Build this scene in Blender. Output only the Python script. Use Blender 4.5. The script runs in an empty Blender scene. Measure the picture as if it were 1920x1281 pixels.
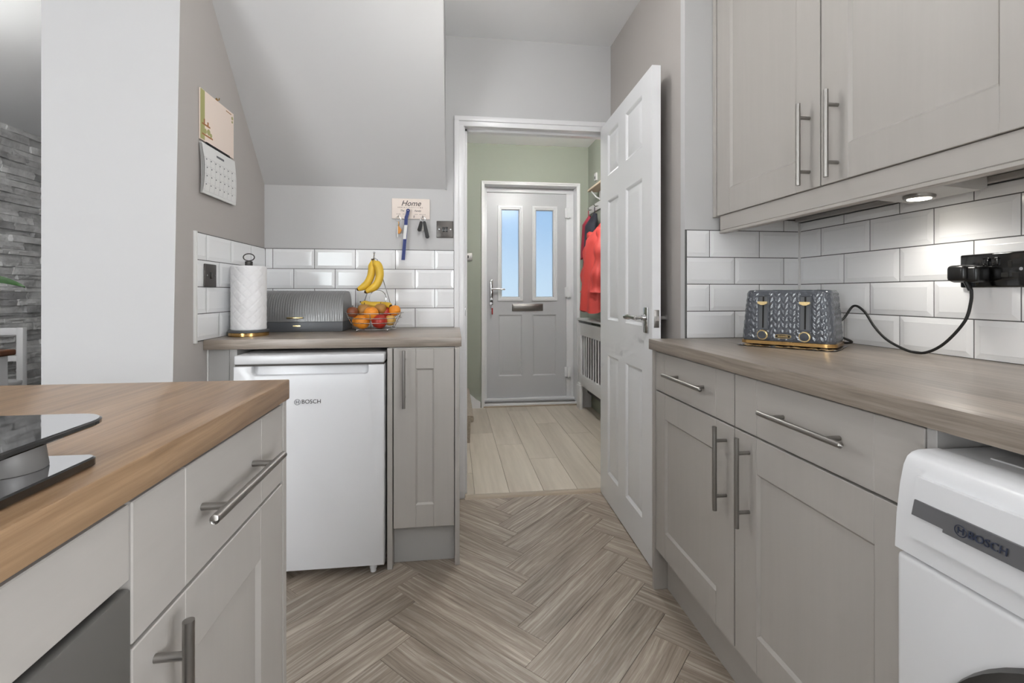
import bpy, bmesh, math, random
from mathutils import Vector, Matrix
random.seed(7)
S = bpy.context.scene
COL = S.collection
R = math.radians

# ------------------------------------------------------------------ camera
cd = bpy.data.cameras.new('camera'); cam = bpy.data.objects.new('camera', cd); COL.objects.link(cam)
cd.sensor_width = 36.0; cd.lens = 880.0/1920.0*36.0
cd.shift_y = -(640.5-550.5)/1920.0
cd.clip_start = 0.02
cam.location = (0, 0, 1.09); cam.rotation_euler = (R(90), 0, -0.1243)
S.camera = cam
# ------------------------------------------------------------------ exposure
S.view_settings.view_transform = 'Standard'; S.view_settings.look = 'None'
S.view_settings.gamma = 1.0; S.view_settings.use_curve_mapping = False
S.view_settings.exposure = 0.17
S.cycles.use_adaptive_sampling = True; S.cycles.adaptive_threshold = 0.12; S.cycles.adaptive_min_samples = 16; S.cycles.use_light_tree = False
S.cycles.max_bounces = 4; S.cycles.diffuse_bounces = 4; S.cycles.glossy_bounces = 3; S.cycles.transmission_bounces = 3
S.cycles.caustics_reflective = False; S.cycles.caustics_refractive = False
# ------------------------------------------------------------------ world: hazy bright sky
W = bpy.data.worlds.new('sky'); S.world = W; W.use_nodes = True
wn = W.node_tree.nodes; wl = W.node_tree.links
bg = wn['Background']
tc = wn.new('ShaderNodeTexCoord'); sx = wn.new('ShaderNodeSeparateXYZ'); wr = wn.new('ShaderNodeValToRGB')
wl.new(tc.outputs['Generated'], sx.inputs[0]); wl.new(sx.outputs['Z'], wr.inputs[0]); wl.new(wr.outputs[0], bg.inputs[0])
wr.color_ramp.elements[0].position = 0.0; wr.color_ramp.elements[0].color = (0.95, 0.98, 1.0, 1)
wr.color_ramp.elements[1].position = 0.24; wr.color_ramp.elements[1].color = (0.30, 0.52, 0.80, 1)
bg.inputs[1].default_value = 1.0

# ------------------------------------------------------------------ large lights
def area(name, loc, rot, sx_, sy_, power, color=(1, 1, 1), spread=180):
    l = bpy.data.lights.new(name, 'AREA'); l.shape = 'RECTANGLE'; l.size = sx_; l.size_y = sy_; l.energy = power; l.color = color
    l.spread = R(spread)
    o = bpy.data.objects.new(name, l); COL.objects.link(o); o.location = loc; o.rotation_euler = rot
    return o
area('side_fill', (1.30, -1.2, 1.50), (R(108), 0, R(90)), 1.25, 1.05, 84, (0.965, 0.98, 1.0))  # added fill light for the peninsula front; its window is made up
area('dining_fill', (-2.3, -2.12, 1.20), (R(94), 0, R(-25)), 1.6, 1.8, 80, (0.965, 0.98, 1.0))  # added fill light for right units and stone; its window is made up

# ------------------------------------------------------------------ materials
MATS = {}
def lin(c):
    return tuple(((v/255.0)/12.92 if v/255.0 <= 0.04045 else ((v/255.0+0.055)/1.055)**2.4) for v in c) + (1,)
def newmat(name):
    m = bpy.data.materials.new(name); m.use_nodes = True
    return m, m.node_tree.nodes, m.node_tree.links, m.node_tree.nodes['Principled BSDF']
def plain(name, srgb, rough=0.5, metal=0.0, bump=0.0, bscale=60.0, var=0.0, vscale=3.0, coat=0.0, spec=0.5, sheen=0.0):
    m, n, l, p = newmat(name)
    p.inputs['Base Color'].default_value = lin(srgb); p.inputs['Roughness'].default_value = rough
    p.inputs['Metallic'].default_value = metal; p.inputs['Coat Weight'].default_value = coat
    p.inputs['Specular IOR Level'].default_value = spec; p.inputs['Sheen Weight'].default_value = sheen
    t = n.new('ShaderNodeTexCoord')
    if var > 0:
        nz = n.new('ShaderNodeTexNoise'); nz.inputs['Scale'].default_value = vscale; nz.inputs['Detail'].default_value = 5
        l.new(t.outputs['Object'], nz.inputs['Vector'])
        mx = n.new('ShaderNodeValToRGB'); c = lin(srgb)
        mx.color_ramp.elements[0].position = 0.3; mx.color_ramp.elements[1].position = 0.7
        mx.color_ramp.elements[0].color = (c[0]*(1-var), c[1]*(1-var), c[2]*(1-var), 1)
        mx.color_ramp.elements[1].color = (min(1, c[0]*(1+var)), min(1, c[1]*(1+var)), min(1, c[2]*(1+var)), 1)
        l.new(nz.outputs['Fac'], mx.inputs[0]); l.new(mx.outputs[0], p.inputs['Base Color'])
    if bump > 0:
        nz2 = n.new('ShaderNodeTexNoise'); nz2.inputs['Scale'].default_value = bscale; nz2.inputs['Detail'].default_value = 3
        l.new(t.outputs['Object'], nz2.inputs['Vector'])
        b = n.new('ShaderNodeBump'); b.inputs['Strength'].default_value = bump; b.inputs['Distance'].default_value = 0.01
        l.new(nz2.outputs['Fac'], b.inputs['Height']); l.new(b.outputs[0], p.inputs['Normal'])
    MATS[name] = m
    return m
def wood(name, dark, light, axis=0, grain=70.0, stretch=0.045, rough=0.45, bump=0.25, rnd=False, mid=None, coat=0.0, streak=0.5, lo=0.3, hi=0.72, pvar=0.12):
    """Streaky grain running along one object axis; pieces with rnd get their own shift and tone."""
    m, n, l, p = newmat(name)
    t = n.new('ShaderNodeTexCoord'); vec = t.outputs['Object']
    if rnd:
        oi = n.new('ShaderNodeObjectInfo'); cb = n.new('ShaderNodeCombineXYZ'); ml = n.new('ShaderNodeMath'); ml.operation = 'MULTIPLY'; ml.inputs[1].default_value = 37.0
        l.new(oi.outputs['Random'], ml.inputs[0])
        for k in range(3): l.new(ml.outputs[0], cb.inputs[k])
        ad = n.new('ShaderNodeVectorMath'); ad.operation = 'ADD'; l.new(vec, ad.inputs[0]); l.new(cb.outputs[0], ad.inputs[1]); vec = ad.outputs[0]
    wp = n.new('ShaderNodeTexNoise'); wp.inputs['Scale'].default_value = 2.2; wp.inputs['Detail'].default_value = 2
    l.new(vec, wp.inputs['Vector'])
    wv = n.new('ShaderNodeVectorMath'); wv.operation = 'SCALE'; wv.inputs['Scale'].default_value = 0.035
    l.new(wp.outputs['Color'], wv.inputs[0])
    a2 = n.new('ShaderNodeVectorMath'); a2.operation = 'ADD'; l.new(vec, a2.inputs[0]); l.new(wv.outputs[0], a2.inputs[1])
    mp = n.new('ShaderNodeMapping'); sc = [1, 1, 1]; sc[axis] = stretch; mp.inputs['Scale'].default_value = sc
    l.new(a2.outputs[0], mp.inputs['Vector'])
    n1 = n.new('ShaderNodeTexNoise'); n1.inputs['Scale'].default_value = grain; n1.inputs['Detail'].default_value = 6; n1.inputs['Roughness'].default_value = 0.62
    n2 = n.new('ShaderNodeTexNoise'); n2.inputs['Scale'].default_value = grain*0.22; n2.inputs['Detail'].default_value = 4
    l.new(mp.outputs[0], n1.inputs['Vector']); l.new(mp.outputs[0], n2.inputs['Vector'])
    mx = n.new('ShaderNodeMix'); mx.inputs[0].default_value = streak
    l.new(n1.outputs['Fac'], mx.inputs[2]); l.new(n2.outputs['Fac'], mx.inputs[3])
    cr = n.new('ShaderNodeValToRGB'); e = cr.color_ramp.elements
    e[0].position = lo; e[0].color = lin(dark); e[1].position = hi; e[1].color = lin(light)
    if mid: q = e.new((lo+hi)/2); q.color = lin(mid)
    l.new(mx.outputs[0], cr.inputs[0]); out = cr.outputs[0]
    if rnd:
        hs = n.new('ShaderNodeHueSaturation'); mr = n.new('ShaderNodeMapRange')
        mr.inputs['To Min'].default_value = 1-pvar; mr.inputs['To Max'].default_value = 1+pvar
        l.new(oi.outputs['Random'], mr.inputs[0]); l.new(mr.outputs[0], hs.inputs['Value']); l.new(out, hs.inputs['Color']); out = hs.outputs[0]
    l.new(out, p.inputs['Base Color'])
    p.inputs['Roughness'].default_value = rough; p.inputs['Coat Weight'].default_value = coat; p.inputs['Coat Roughness'].default_value = 0.2
    b = n.new('ShaderNodeBump'); b.inputs['Strength'].default_value = bump; b.inputs['Distance'].default_value = 0.004
    l.new(mx.outputs[0], b.inputs['Height']); l.new(b.outputs[0], p.inputs['Normal'])
    MATS[name] = m
    return m
def glassy(name, srgb, rough, trans=1.0, ior=1.45):
    m, n, l, p = newmat(name)
    p.inputs['Base Color'].default_value = lin(srgb); p.inputs['Roughness'].default_value = rough
    p.inputs['Transmission Weight'].default_value = trans; p.inputs['IOR'].default_value = ior
    MATS[name] = m; return m
def lamp(name, srgb, power):
    m, n, l, p = newmat(name)
    p.inputs['Base Color'].default_value = lin(srgb); p.inputs['Emission Color'].default_value = lin(srgb); p.inputs['Emission Strength'].default_value = power
    MATS[name] = m; return m

plain('white_paint', (197, 197, 197), 0.75)
plain('ceiling_paint', (241, 242, 243), 0.8, bump=0.05, bscale=22)
plain('pale_grey_paint', (205, 206, 207), 0.75, bump=0.05, bscale=40)
plain('taupe_paint', (178, 173, 169), 0.75)
plain('green_paint', (152, 157, 145), 0.75)
plain('gloss_white', (232, 232, 233), 0.28)
plain('door_white', (236, 237, 239), 0.32)
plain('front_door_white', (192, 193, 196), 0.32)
plain('pvc_white', (228, 229, 231), 0.3)
plain('appliance_white', (216, 217, 219), 0.25)
plain('tile_white', (237, 238, 239), 0.14)
plain('grout_grey', (98, 98, 97), 0.9, bump=0.2, bscale=200)
plain('caulk_white', (225, 225, 223), 0.5)
wood('cabinet_paint_v', (172, 168, 163), (178, 174, 169), axis=2, grain=60, stretch=0.05, rough=0.45, bump=0.06)
wood('cabinet_paint_y', (172, 168, 163), (178, 174, 169), axis=1, grain=60, stretch=0.05, rough=0.45, bump=0.06)
plain('cabinet_flat', (173, 172, 170), 0.5)
plain('carcass_dark', (70, 66, 62), 0.7)
wood('worktop_grey', (104, 95, 86), (174, 162, 150), axis=1, grain=170, stretch=0.025, rough=0.28, bump=0.12, streak=0.45)
wood('worktop_grey_x', (104, 95, 86), (174, 162, 150), axis=0, grain=170, stretch=0.025, rough=0.3, bump=0.12, streak=0.45)
wood('worktop_oak', (114, 86, 60), (184, 153, 120), axis=1, grain=150, stretch=0.025, rough=0.3, bump=0.14, streak=0.5)
wood('floor_oak', (108, 97, 86), (196, 187, 175), axis=0, grain=110, stretch=0.04, rough=0.36, bump=0.5, rnd=True, mid=(150, 138, 125), streak=0.4, lo=0.34, hi=0.68, pvar=0.11)
wood('hall_oak', (176, 166, 152), (214, 204, 190), axis=1, grain=30, stretch=0.06, rough=0.4, bump=0.08, rnd=True, streak=0.55, pvar=0.05)
plain('floor_gap', (60, 52, 44), 0.8)
plain('steel', (158, 155, 151), 0.36, metal=1.0, bump=0.03, bscale=400)
plain('chrome', (205, 205, 205), 0.1, metal=1.0)
plain('gold', (198, 160, 104), 0.2, metal=1.0)
plain('pale_gold', (214, 190, 140), 0.22, metal=1.0)
plain('black_nickel', (88, 84, 81), 0.3, metal=0.7)
plain('black_plastic', (18, 18, 18), 0.3)
plain('black_gloss', (14, 14, 14), 0.12, coat=0.5)
plain('black_rubber', (20, 20, 20), 0.55)
plain('black_glass', (10, 10, 11), 0.04, coat=1.0)
plain('oven_glass', (40, 38, 36), 0.08, coat=0.6)
plain('oven_steel', (112, 110, 107), 0.45, metal=0.3)
plain('mirror_glass', (226, 227, 229), 0.03, metal=1.0)
plain('grey_rubber', (112, 110, 108), 0.5)
plain('toaster_grey', (72, 76, 83), 0.16, coat=0.5)
plain('bin_grey', (120, 120, 120), 0.3, coat=0.3)
plain('bin_grey_flat', (84, 86, 89), 0.4)
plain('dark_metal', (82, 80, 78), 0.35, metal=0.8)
plain('foil', (200, 200, 202), 0.25, metal=1.0, bump=0.9, bscale=60)
plain('paper_white', (236, 236, 236), 0.9)
plain('plaque_cream', (236, 224, 214), 0.6, var=0.02, vscale=30)
plain('ink', (52, 48, 46), 0.7)
plain('faint_ink', (178, 166, 158), 0.7)
plain('navy_strap', (30, 48, 112), 0.35)
plain('label_white', (228, 228, 226), 0.5)
plain('amber', (206, 140, 62), 0.3)
plain('calendar_cream', (238, 222, 210), 0.7)
plain('calendar_olive', (170, 168, 112), 0.7)
plain('calendar_brown', (164, 112, 66), 0.7)
plain('calendar_grey', (205, 205, 204), 0.7)
plain('carpet', (176, 164, 148), 0.95, bump=1.0, bscale=220, var=0.2, vscale=60, sheen=0.3)
plain('red_fabric', (192, 66, 60), 0.6, bump=0.3, bscale=25, var=0.06, vscale=8)
plain('crimson_fabric', (150, 34, 54), 0.7, bump=0.3, bscale=25)
plain('navy_fabric', (32, 34, 46), 0.75, bump=0.3, bscale=25)
plain('pine', (206, 190, 164), 0.5)
plain('threshold_oak', (172, 158, 140), 0.35)
plain('brown_wood', (108, 62, 34), 0.4, var=0.2, vscale=12)
plain('leaf_green', (50, 84, 42), 0.4, var=0.2, vscale=15)
plain('terracotta', (190, 186, 180), 0.6)
plain('soil', (60, 46, 36), 0.95)
plain('stone_grey', (210, 210, 209), 0.85, bump=0.9, bscale=28, var=0.22, vscale=9)
plain('orange_peel', (238, 148, 40), 0.42, bump=0.25, bscale=260, var=0.06, vscale=20)
plain('apple_red', (178, 52, 38), 0.3, var=0.28, vscale=26)
plain('apple_brown', (132, 74, 46), 0.35, var=0.2, vscale=24)
plain('apple_yellow', (222, 176, 92), 0.35, var=0.1, vscale=24)
plain('pear_brown', (170, 124, 62), 0.45, var=0.14, vscale=24)
plain('banana_yellow', (226, 186, 62), 0.45, var=0.07, vscale=16)
plain('banana_tip', (62, 46, 28), 0.7)
plain('key_red', (176, 50, 46), 0.5)
plain('band_grey', (112, 112, 114), 0.3, metal=0.6)
plain('logo_blue', (40, 48, 68), 0.4)
plain('logo_grey', (96, 98, 102), 0.4)
plain('dark_void', (22, 21, 20), 0.9)
lamp('lamp_glow', (255, 247, 232), 6.0)
lamp('led_glow', (255, 246, 228), 12.0)
glassy('frosted_glass', (205, 226, 242), 0.28)
glassy('clear_glass', (235, 245, 245), 0.02)

# paper roll: quilted relief
m, n, l, p = newmat('quilted_paper'); MATS['quilted_paper'] = m
p.inputs['Base Color'].default_value = lin((236, 236, 237)); p.inputs['Roughness'].default_value = 0.95
t = n.new('ShaderNodeTexCoord'); mp = n.new('ShaderNodeMapping'); mp.inputs['Scale'].default_value = (1, 1, 1)
l.new(t.outputs['UV'], mp.inputs['Vector'])
w1 = n.new('ShaderNodeTexWave'); w1.bands_direction = 'DIAGONAL'; w1.inputs['Scale'].default_value = 5; w1.inputs['Distortion'].default_value = 1.5
l.new(t.outputs['Object'], w1.inputs['Vector'])
w2 = n.new('ShaderNodeTexVoronoi'); w2.inputs['Scale'].default_value = 34; l.new(t.outputs['Object'], w2.inputs['Vector'])
ad = n.new('ShaderNodeMath'); ad.operation = 'ADD'; l.new(w1.outputs['Fac'], ad.inputs[0]); l.new(w2.outputs['Distance'], ad.inputs[1])
b = n.new('ShaderNodeBump'); b.inputs['Strength'].default_value = 0.45; b.inputs['Distance'].default_value = 0.004
l.new(ad.outputs[0], b.inputs['Height']); l.new(b.outputs[0], p.inputs['Normal'])

# ------------------------------------------------------------------ mesh builder
class MB:
    def __init__(s): s.v = []; s.f = []; s.mi = []; s.cur = 0
    def add(s, vs, fs):
        o = len(s.v); s.v += [tuple(map(float, q)) for q in vs]
        for q in fs: s.f.append([o+i for i in q]); s.mi.append(s.cur)
        return s
    def box(s, x0, x1, y0, y1, z0, z1, b=0.0, seg=2):
        x0, x1 = sorted((x0, x1)); y0, y1 = sorted((y0, y1)); z0, z1 = sorted((z0, z1))
        bm = bmesh.new(); bmesh.ops.create_cube(bm, size=1.0)
        for q in bm.verts: q.co = Vector(((x0+x1)/2+q.co.x*(x1-x0), (y0+y1)/2+q.co.y*(y1-y0), (z0+z1)/2+q.co.z*(z1-z0)))
        if b > 0: bmesh.ops.bevel(bm, geom=list(bm.edges), offset=min(b, 0.45*min(x1-x0, y1-y0, z1-z0)), segments=seg, affect='EDGES', profile=0.5)
        s.frombm(bm); return s
    def frombm(s, bm):
        bm.verts.index_update(); s.add([q.co[:] for q in bm.verts], [[q.index for q in f.verts] for f in bm.faces]); bm.free()
    def cyl(s, p0, p1, r0, r1=None, n=20, cap=True):
        r1 = r0 if r1 is None else r1
        p0 = Vector(p0); p1 = Vector(p1); d = (p1-p0).normalized(); a = d.orthogonal().normalized(); b = d.cross(a)
        vs = []
        for p, r in ((p0, r0), (p1, r1)):
            for k in range(n):
                t = 2*math.pi*k/n; vs.append(p+a*(r*math.cos(t))+b*(r*math.sin(t)))
        fs = [[k, (k+1) % n, n+(k+1) % n, n+k] for k in range(n)]
        if cap: fs += [list(range(n-1, -1, -1)), list(range(n, 2*n))]
        return s.add(vs, fs)
    def tube(s, pts, r, n=10, closed=False, cap=True):
        pts = [Vector(q) for q in pts]; m = len(pts); rr = r if isinstance(r, (list, tuple)) else [r]*m
        tang = []
        for i in range(m):
            if closed: d = pts[(i+1) % m]-pts[i-1]
            else: d = pts[min(i+1, m-1)]-pts[max(i-1, 0)]
            tang.append(d.normalized() if d.length > 1e-9 else Vector((0, 0, 1)))
        a = tang[0].orthogonal().normalized(); vs = []
        for i in range(m):
            a = (a-tang[i]*a.dot(tang[i]));
            a = a.normalized() if a.length > 1e-6 else tang[i].orthogonal().normalized()
            b = tang[i].cross(a)
            for k in range(n):
                t = 2*math.pi*k/n; vs.append(pts[i]+a*(rr[i]*math.cos(t))+b*(rr[i]*math.sin(t)))
        fs = []
        for i in range(m if closed else m-1):
            j = (i+1) % m
            for k in range(n): fs.append([i*n+k, i*n+(k+1) % n, j*n+(k+1) % n, j*n+k])
        if cap and not closed: fs += [list(range(n-1, -1, -1)), [(m-1)*n+k for k in range(n)]]
        return s.add(vs, fs)
    def ring(s, c, r, tr, axis='z', n=40, m=8, ry=None):
        pts = []
        for k in range(n):
            t = 2*math.pi*k/n; u, v = r*math.cos(t), (ry or r)*math.sin(t)
            pts.append({'z': (c[0]+u, c[1]+v, c[2]), 'y': (c[0]+u, c[1], c[2]+v), 'x': (c[0], c[1]+u, c[2]+v)}[axis])
        return s.tube(pts, tr, m, closed=True)
    def lathe(s, prof, c, n=32):
        vs = []; m = len(prof)
        for r, z in prof:
            for k in range(n):
                t = 2*math.pi*k/n; vs.append((c[0]+r*math.cos(t), c[1]+r*math.sin(t), c[2]+z))
        fs = [[i*n+k, i*n+(k+1) % n, (i+1)*n+(k+1) % n, (i+1)*n+k] for i in range(m-1) for k in range(n)]
        if prof[0][0] > 1e-6: fs.append(list(range(n-1, -1, -1)))
        if prof[-1][0] > 1e-6: fs.append([(m-1)*n+k for k in range(n)])
        return s.add(vs, fs)
    def prism(s, poly, axis, a0, a1):
        m = len(poly)
        def P(q, a): return {'x': (a, q[0], q[1]), 'y': (q[0], a, q[1]), 'z': (q[0], q[1], a)}[axis]
        vs = [P(q, a0) for q in poly]+[P(q, a1) for q in poly]
        fs = [[k, (k+1) % m, m+(k+1) % m, m+k] for k in range(m)]+[list(range(m-1, -1, -1)), list(range(m, 2*m))]
        return s.add(vs, fs)
    def ball(s, c, r, n=20, m=12, squash=1.0, dent=0.0):
        prof = []
        for i in range(m+1):
            a = -math.pi/2+math.pi*i/m; d = 1-dent*max(0, math.sin(a))**6-dent*0.5*max(0, -math.sin(a))**6
            prof.append((max(1e-4, r*math.cos(a)), r*math.sin(a)*squash*d))
        return s.lathe(prof, c, n)
    def grid(s, fn, nu, nv, closeu=False):
        vs = [fn(i, j) for j in range(nv) for i in range(nu)]
        fs = [[j*nu+i, j*nu+(i+1) % nu, (j+1)*nu+(i+1) % nu, (j+1)*nu+i] for j in range(nv-1) for i in range(nu if closeu else nu-1)]
        return s.add(vs, fs)
    def mesh(s, name, mats, M=None, angle=35):
        vs = s.v if M is None else [(M @ Vector(q))[:] for q in s.v]
        me = bpy.data.meshes.new(name); me.from_pydata(vs, [], s.f)
        for q in (mats if isinstance(mats, (list, tuple)) else [mats]): me.materials.append(MATS[q])
        me.polygons.foreach_set('material_index', s.mi); me.polygons.foreach_set('use_smooth', [True]*len(s.f))
        bm = bmesh.new(); bm.from_mesh(me); bmesh.ops.recalc_face_normals(bm, faces=bm.faces); bm.to_mesh(me); bm.free()
        me.update(); me.set_sharp_from_angle(angle=R(angle)); return me
    def build(s, name, mats, parent=None, world=True, angle=35, label=None):
        M = None
        if parent is not None and world: M = wmat(parent).inverted()
        o = bpy.data.objects.new(name, s.mesh(name, mats, M, angle)); COL.objects.link(o); o.parent = parent
        if label: o['label'] = label
        return o
def wmat(o):
    m = Matrix.Translation(o.location) @ o.rotation_euler.to_matrix().to_4x4()
    return wmat(o.parent) @ m if o.parent else m
def tag(o, label, cat, group=None, kind=None):
    o['label'] = label; o['category'] = cat
    if group: o['group'] = group
    if kind: o['kind'] = kind
    return o
def thing(name, label, cat, loc=(0, 0, 0), rotz=0.0, group=None, kind=None):
    o = bpy.data.objects.new(name, None); COL.objects.link(o); o.location = loc; o.rotation_euler = (0, 0, rotz); o.empty_display_size = 0.05
    return tag(o, label, cat, group, kind)
def solid(name, mb, mat, loc, label, cat, group=None, kind=None, angle=35):
    """a thing that is one mesh with its origin at loc"""
    me = mb.mesh(name, mat, Matrix.Translation(loc).inverted(), angle)
    o = bpy.data.objects.new(name, me); COL.objects.link(o); o.location = loc
    return tag(o, label, cat, group, kind)
def struct(name, mb, mat, label, cat, loc=(0, 0, 0)): return solid(name, mb, mat, loc, label, cat, kind='structure')
def text_mesh(name, body, size, mat, parent, origin, xd, yd, extrude=0.0004, shear=0.0, align='CENTER', label=None):
    c = bpy.data.curves.new(name, 'FONT'); c.body = body; c.size = size; c.extrude = extrude; c.shear = shear; c.align_x = align; c.align_y = 'CENTER'; c.resolution_u = 3
    o = bpy.data.objects.new(name, c); COL.objects.link(o); bpy.context.view_layer.update()
    me = bpy.data.meshes.new_from_object(o.evaluated_get(bpy.context.evaluated_depsgraph_get()))
    bpy.data.objects.remove(o); bpy.data.curves.remove(c)
    xd = Vector(xd).normalized(); yd = Vector(yd).normalized(); zd = xd.cross(yd)
    M = Matrix(((xd.x, yd.x, zd.x, origin[0]), (xd.y, yd.y, zd.y, origin[1]), (xd.z, yd.z, zd.z, origin[2]), (0, 0, 0, 1)))
    if parent is not None: M = wmat(parent).inverted() @ M
    me.transform(M); me.materials.clear(); me.materials.append(MATS[mat])
    o = bpy.data.objects.new(name, me); COL.objects.link(o); o.parent = parent
    if label: o['label'] = label
    return o
# boxes on a cabinet face: depth is measured inwards from the face plane
def fb(mb, face, P, d0, d1, s0, s1, z0, z1, b=0.0012, seg=1):
    if face == '-x': return mb.box(P+d0, P+d1, s0, s1, z0, z1, b, seg)
    if face == '+x': return mb.box(P-d1, P-d0, s0, s1, z0, z1, b, seg)
    return mb.box(s0, s1, P+d0, P+d1, z0, z1, b, seg)
def fp(face, P, d, s, z): return {'-x': (P+d, s, z), '+x': (P-d, s, z), '-y': (s, P+d, z)}[face]
def bar_handle(parent, face, P, s, z, vertical, length, r=0.006, proj=0.034):
    mb = MB(); h = length/2
    e0 = fp(face, P, -proj, s, z-h) if vertical else fp(face, P, -proj, s-h, z)
    e1 = fp(face, P, -proj, s, z+h) if vertical else fp(face, P, -proj, s+h, z)
    mb.tube([e0, e0, e1, e1], [r*0.8, r, r, r*0.8], 16)
    for k in (-0.66, 0.66):
        a = fp(face, P, -proj, s, z+k*h) if vertical else fp(face, P, -proj, s+k*h, z)
        c = fp(face, P, 0.001, s, z+k*h) if vertical else fp(face, P, 0.001, s+k*h, z)
        mb.cyl(a, c, r*0.8, n=12)
    return mb.build('handle', 'steel', parent, label='brushed steel bar handle')
def shaker_door(root, face, P, s0, s1, z0, z1, wl_, wr_, rt, rb, mat='cabinet_paint_v', th=0.02):
    d = MB()
    fb(d, face, P, 0, th, s0, s0+wl_, z0, z1); fb(d, face, P, 0, th, s1-wr_, s1, z0, z1)
    fb(d, face, P, 0, th, s0+wl_, s1-wr_, z1-rt, z1); fb(d, face, P, 0, th, s0+wl_, s1-wr_, z0, z0+rb)
    door = d.build('door', mat, root)
    q = MB(); fb(q, face, P, 0.007, th-0.002, s0+wl_-0.004, s1-wr_+0.004, z0+rb-0.004, z1-rt+0.004, 0)
    o0, o1 = (s0+wl_, s1-wr_), (z0+rb, z1-rt); e = 0.006
    A = [fp(face, P, 0.0008, a, c) for a, c in ((o0[0], o1[0]), (o0[1], o1[0]), (o0[1], o1[1]), (o0[0], o1[1]))]
    B = [fp(face, P, 0.0069, a, c) for a, c in ((o0[0]+e, o1[0]+e), (o0[1]-e, o1[0]+e), (o0[1]-e, o1[1]-e), (o0[0]+e, o1[1]-e))]
    q.add(A+B, [[k, (k+1) % 4, 4+(k+1) % 4, 4+k] for k in range(4)])
    q.build('panel', mat, door, angle=20)
    return door
def grooved_drawer(root, face, P, s0, s1, z0, z1, w0, w1, mat='cabinet_paint_y', th=0.02):
    d = MB()
    fb(d, face, P, 0, th, s0, s0+w0, z0, z1, 0.0015); fb(d, face, P, 0, th, s0+w0, s1-w1, z0, z1, 0.0015); fb(d, face, P, 0, th, s1-w1, s1, z0, z1, 0.0015)
    return d.build('drawer', mat, root)

# ================================================================== SETTING
CZ = 2.46           # kitchen ceiling
XL, XR, YB, YS = -0.950, 1.333, 2.515, 1.668
DXL, DXR, DZ = 0.062, 0.848, 1.985        # doorway
STX = -3.62         # stone wall
# floors
mb = MB(); mb.box(-4.0, 2.0, -2.3, 2.50, -0.06, -0.012); mb.box(-4.0, -1.0, 2.50, 5.4, -0.06, -0.012)
fl = struct('floor', mb, 'floor_gap', 'grey brown oak herringbone floor of the kitchen', 'floor')
w_, L_ = 0.12, 0.60
def clip_poly(poly, a, b, c):   # keep a*x+b*y <= c
    out = []
    for i in range(len(poly)):
        p, q = poly[i], poly[(i+1) % len(poly)]; dp = a*p[0]+b*p[1]-c; dq = a*q[0]+b*q[1]-c
        if dp <= 0: out.append(p)
        if dp*dq < 0:
            t = dp/(dp-dq); out.append((p[0]+t*(q[0]-p[0]), p[1]+t*(q[1]-p[1])))
    return out
plank_cache = {}
s2 = 2**0.5
def plank(a0, a1, b0, b1, rot):
    g = 0.0004
    ca, cb = (a0+a1)/2, (b0+b1)/2
    cx, cy = (ca-cb)/s2, (ca+cb)/s2
    hl, hw = L_/2-g, w_/2-g
    loc = [(-hl, -hw), (hl, -hw), (hl, hw), (-hl, hw)]
    c, s = math.cos(rot), math.sin(rot)
    wpol = [(cx+c*x-s*y, cy+s*x+c*y) for x, y in loc]
    if max(q[0] for q in wpol) < -1.45 or min(q[0] for q in wpol) > 1.33 or max(q[1] for q in wpol) < -0.35 or min(q[1] for q in wpol) > 2.49: return
    cl = wpol
    for lim in ((1, 0, 1.33), (-1, 0, 1.45), (0, 1, 2.494), (0, -1, 0.35)): cl = clip_poly(cl, *lim) if cl else cl
    if len(cl) < 3: return
    full = len(cl) == 4 and all(abs(p[0]-q[0])+abs(p[1]-q[1]) < 1e-7 for p, q in zip(cl, wpol))
    lp = [((x-cx)*c+(y-cy)*s, -(x-cx)*s+(y-cy)*c) for x, y in cl]
    if full and 'f' in plank_cache: me = plank_cache['f']
    else:
        q = MB(); cen = (sum(x for x, y in lp)/len(lp), sum(y for x, y in lp)/len(lp)); m_ = len(lp)
        ins = [(cen[0]+(x-cen[0])*(1-0.0008/max(0.02, abs(x-cen[0]) if abs(x-cen[0]) > 0.02 else 1)), cen[1]+(y-cen[1])*(1-0.0006/max(0.02, abs(y-cen[1]) if abs(y-cen[1]) > 0.02 else 1))) for x, y in lp]
        vs = [(x, y, -0.012) for x, y in lp]+[(x, y, -0.0009) for x, y in lp]+[(x, y, 0) for x, y in ins]
        fs = [[k, (k+1) % m_, m_+(k+1) % m_, m_+k] for k in range(m_)]+[[m_+k, m_+(k+1) % m_, 2*m_+(k+1) % m_, 2*m_+k] for k in range(m_)]+[[2*m_+k for k in range(m_)]]
        me = q.add(vs, fs).mesh('plank', 'floor_oak', angle=20)
        if full: plank_cache['f'] = me
    o = bpy.data.objects.new('plank', me); COL.objects.link(o); o.parent = fl; o.location = (cx, cy, 0); o.rotation_euler = (0, 0, rot)
for j in range(-5, 6):
    for k in range(-40, 41):
        da, db = k*w_+5*w_*j, k*w_-5*w_*j
        plank(1.222+da, 1.222+L_+da, 0.809+db, 0.809+w_+db, R(45))
        plank(1.222-w_+da, 1.222+da, 0.809+db, 0.809+L_+db, R(135))
mb = MB(); mb.box(-1.0, 1.5, 2.50, 4.75, -0.06, -0.008)
fh = struct('floor_hall', mb, 'floor_gap', 'pale oak plank floor of the hallway', 'floor')
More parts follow.
